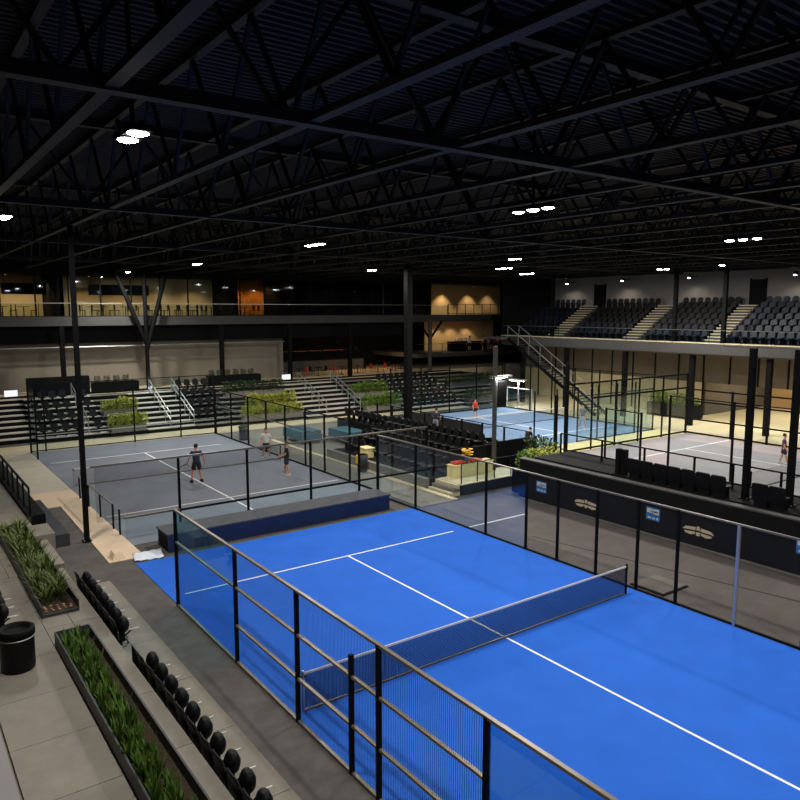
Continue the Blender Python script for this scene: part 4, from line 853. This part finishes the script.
# ---- odds and ends on the concrete walkway
def covered_table(x, y, label):
    o = thing('covered_table', (x, y, .004), label, 'table'); part('cover', MB().prism([(x-.75, y-1.3, .25), (x+.75, y-1.3, .25), (x+.7, y-1.25, .8), (x-.7, y-1.25, .8)], (0, 2.6, 0)), 'teal', o)
    for i in (-1, 1):
        for j in (-1, 1): part('leg', B(x+i*.6-.03, x+i*.6+.03, y+j*1.1-.03, y+j*1.1+.03, .004, .25), 'black', o)
q = gp(293, 443, Z=.004); covered_table(9.9, 28.6, 'teal covered table by the planted terrace'); 
q = gp(332, 437, Z=.004); covered_table(12.2, 26.6, 'teal covered table below the second staircase')
bin_(6.95, 31.2, .004, 'dark litter bin on the walkway outside the slate court', .32, .95)
q = gp(361, 468, Z=.004); o = thing('clothes_bin', (8.1, 18.6, .06), 'grey bin with a yellow bag beside the black seat block', 'bin')
part('body', MB().lathe([(0, .0), (.26, .0), (.3, .9), (.27, .92)], 20, (8.1, 18.6, .026)), 'steel', o, True); part('yellow_bag', MB().prism([(7.76, 18.4, .5), (7.76, 18.75, .5), (7.76, 18.7, .95), (7.76, 18.45, .9)], (.06, 0, 0)), 'yellow', o)
solid('side_table', MB().box(9.0, 9.5, 19.6, 20.3, .452, .95).box(8.95, 9.55, 19.55, 20.35, .95, 1.0), 'creambox', 'small cream cabinet beside the front row of black seats', 'cabinet')
# ================================================================== PEOPLE
def skin_obj(name, verts, edges, radii, root, m, parent):
    me = bpy.data.meshes.new(name); me.from_pydata(verts, edges, []); me.materials.append(M[m]); o = link(name, me, parent)
    md = o.modifiers.new('skin', 'SKIN'); md.use_smooth_shade = True
    for i, r in enumerate(radii):
        sv = me.skin_vertices[0].data[i]; sv.radius = (r, r) if not isinstance(r, tuple) else r; sv.use_root = (i == root)
    o.modifiers.new('sub', 'SUBSURF').levels = 1; o.modifiers['sub'].render_levels = 1
    return o
def person(loc, rz, H, label, shirt, shorts, shoe, spread=.16, step=.0, arms=((.30, -.02, 1.12), (.33, .12, .9)), arms2=None, bend=0.0, racket=False, cap=None):
    """one continuous body facing +Y; clothing and hair are its children"""
    o = thing('person', loc, label, 'person'); o.rotation_euler.z = rz; s = H/1.8; o.scale = (s, s, s)
    def P(x, y, z):
        if z > .95 and bend: a = bend; dz = z-.95; return (x, y*1.0+dz*math.sin(a), .95+dz*math.cos(a)-y*math.sin(a))
        return (x, y, z)
    V = []; E_ = []; Rr = []
    def v(p, r, pr=None):
        V.append(P(*p)); Rr.append(r)
        if pr is not None: E_.append((pr, len(V)-1))
        return len(V)-1
    pel = v((0, 0, .97), (.15, .11)); sp = v((0, 0, 1.17), (.135, .1), pel); ch = v((0, .0, 1.36), (.17, .11), sp); nk = v((0, .0, 1.5), .06, ch); hb = v((0, .02, 1.58), .075, nk); hd = v((0, .02, 1.68), (.1, .118), hb); ht = v((0, .01, 1.78), .075, hd)
    v((0, .135, 1.65), .014, hd)
    for e in (-1, 1): v((e*.09, .0, 1.66), .014, hd)
    A2 = arms2 or arms
    legs = []; shl = []
    for sd, ar in ((-1, arms), (1, A2)):
        sh = v((sd*.19, 0, 1.42), .065, ch); shl.append(sh); el = v((sd*ar[0][0], ar[0][1], ar[0][2]), .043, sh); wr = v((sd*ar[1][0], ar[1][1], ar[1][2]), .03, el)
        d = (Vector((sd*ar[1][0], ar[1][1], ar[1][2]))-Vector((sd*ar[0][0], ar[0][1], ar[0][2]))).normalized(); w_ = Vector((sd*ar[1][0], ar[1][1], ar[1][2]))
        pm = v(tuple(w_+d*.07), .032, wr); sdv = d.cross(Vector((1, 0, 0))).normalized()
        for fi, (off, L) in enumerate(((-.03, .07), (-.01, .085), (.01, .08), (.03, .06))):
            k1 = v(tuple(w_+d*(.09+L*.5)+sdv*off), .01, pm); v(tuple(w_+d*(.09+L)+sdv*off*1.1+Vector((-sd*.012, 0, 0))), .008, k1)
        v(tuple(w_+d*.07+sdv*.06+Vector((-sd*.02, 0, 0))), .011, pm)
        hp = v((sd*.09, 0, .9), (.1, .1), pel); kn = v((sd*(.09+spread*.5), sd*step*.5+.03, .5), .062, hp); an = v((sd*(.09+spread), sd*step, .1), .042, kn); v((sd*(.1+spread), sd*step+.15, .045), .034, an); v((sd*(.09+spread), sd*step-.05, .05), .034, an)
        legs.append((hp, kn, an))
    skin_obj('body', V, E_, Rr, pel, 'skin', o)
    g = lambda i: Vector(V[i])
    def tubeset(name, chains, m):
        vv, ee, rr = [], [], []; idx = {}
        for c in chains:
            last = None
            for key, p, r in c:
                if key not in idx: idx[key] = len(vv); vv.append(tuple(p)); rr.append(r)
                if last is not None and (last, idx[key]) not in ee: ee.append((last, idx[key]))
                last = idx[key]
        skin_obj(name, vv, ee, rr, 0, m, o)
    ch_ = [[('p', g(pel)-Vector((0, 0, .13)), (.185, .15)), ('s', g(sp), (.175, .135)), ('c', g(ch), (.195, .135)), ('n', g(ch)+(g(nk)-g(ch))*.75, .085)]]
    for k, i in enumerate(shl): ch_.append([('c', g(ch), (.195, .135)), ('sh%d' % k, g(i), .09), ('el%d' % k, g(i).lerp(g(i+1), .7), .075)])
    tubeset('shirt', ch_, shirt)
    sc_ = []
    for k, (hp, kn, an) in enumerate(legs): sc_.append([('w', g(pel)+Vector((0, 0, .1)), (.16, .13)), ('p', g(pel)-Vector((0, 0, .02)), (.175, .14)), ('h%d' % k, g(hp)-Vector((0, 0, .02)), .13), ('k%d' % k, g(hp).lerp(g(kn), .85), .11)])
    tubeset('shorts', sc_, shorts)
    for hp, kn, an in legs:
        a = g(an); mbx = MB(); mbx.prism([(a.x-.055, a.y-.1, .0), (a.x+.055, a.y-.1, .0), (a.x+.06, a.y+.18, .0), (a.x, a.y+.23, .0), (a.x-.06, a.y+.18, .0)], (0, 0, .07)); mbx.prism([(a.x-.05, a.y-.1, .07), (a.x+.05, a.y-.1, .07), (a.x+.05, a.y+.05, .07), (a.x-.05, a.y+.05, .07)], (0, .02, .06))
        link('shoe', mbx.mesh('shoe', M[shoe]), o)
    hc = Vector(P(0, -.012, 1.71)); hm = MB().lathe([(.085, -.06), (.1, .0), (.096, .06), (.06, .105), (0, .12)], 14, tuple(hc)); link('cap' if cap else 'hair', hm.mesh('hair', M[cap or 'hair'], smooth=True), o)
    return o
def racket(x, y, z, az, label):
    o = thing('padel_racket', (x, y, z), label, 'racket'); d = Vector((math.cos(az), math.sin(az), -.55)).normalized(); c = Vector((x, y, z)); s_ = d.cross(Vector((0, 0, 1))).normalized(); n_ = s_.cross(d)
    part('handle', MB().bar(c, c+d*.2, .035), 'black', o); part('head', MB().prism([c+d*(.34+.15*math.cos(t))+s_*.12*math.sin(t) for t in [i*2*math.pi/16 for i in range(16)]], n_*.03), 'cgrey', o)
q = gp(197, 482, Z=.005); person((q.x, q.y, .005), math.radians(-10), 1.93, 'man in navy shirt and black shorts standing on the slate court', 'cnavy', 'cblack', 'cblack', spread=.14, arms=((.34, -.03, 1.14), (.38, .1, .9)))
racket(q.x-.42, q.y+.25, .93, 2.2, 'grey padel racket held by the man in navy')
q = gp(287, 475, Z=.005); person((q.x, q.y, .005), math.radians(60), 1.78, 'player in dark top and navy shorts beside the glass on the slate court', 'cblack', 'cnavy', 'cwhite', spread=.1, step=.12, arms=((.27, .05, 1.14), (.25, .28, 1.05)))
q = gp(271, 461, Z=.005); person((5.55, 24.9, .005), math.radians(150), 1.75, 'player in a white shirt behind the net of the slate court', 'cwhite', 'cblack', 'cwhite', spread=.12)
q = gp(783, 464, Z=.005); person((q.x, q.y, .005), math.radians(-150), 1.72, 'man in a purple shirt walking on the grey court', 'cpurple', 'cnavy', 'cwhite', spread=.04, step=.18)
q = gp(582.5, 428, Z=.005); person((q.x, q.y, .005), math.radians(90), 1.75, 'player in grey shirt on the pale blue court by the cream strip', 'cgrey', 'cwhite', 'cwhite', spread=.2)
q = gp(475, 417.5, Z=.005); person((q.x, q.y, .005), math.radians(180), 1.5, 'far player in red shirt on the pale blue court', 'cred', 'cblack', 'cwhite', spread=.12)
person((18.7, 25.6, .005), math.radians(-60), 1.8, 'spectator in navy leaning at the railing of the pale blue court', 'cnavy', 'cgrey', 'cblack', spread=.06, bend=.25, arms=((.26, .18, 1.2), (.2, .42, 1.1)))
person((18.95, 17.2, .005), math.radians(-80), 1.65, 'spectator in black bending over the railing end', 'cblack', 'cblack', 'cwhite', spread=.08, bend=.7, arms=((.24, .22, 1.15), (.16, .4, 1.0)))
for k, (px, m_, lab) in enumerate(((466, 'cwhite', 'guest in white'), (479, 'cwhite', 'guest in a pale top'), (493, 'cred', 'guest in red'), (487, 'cnavy', 'guest in navy'))):
    q = gp(px, 340, Y=47.8+.3*k); person((q.x, 47.2+.25*k, 4.001), math.radians(40*k), 1.72, lab+' standing at the mezzanine bar railing', m_, 'cblack', 'cblack', spread=.05)
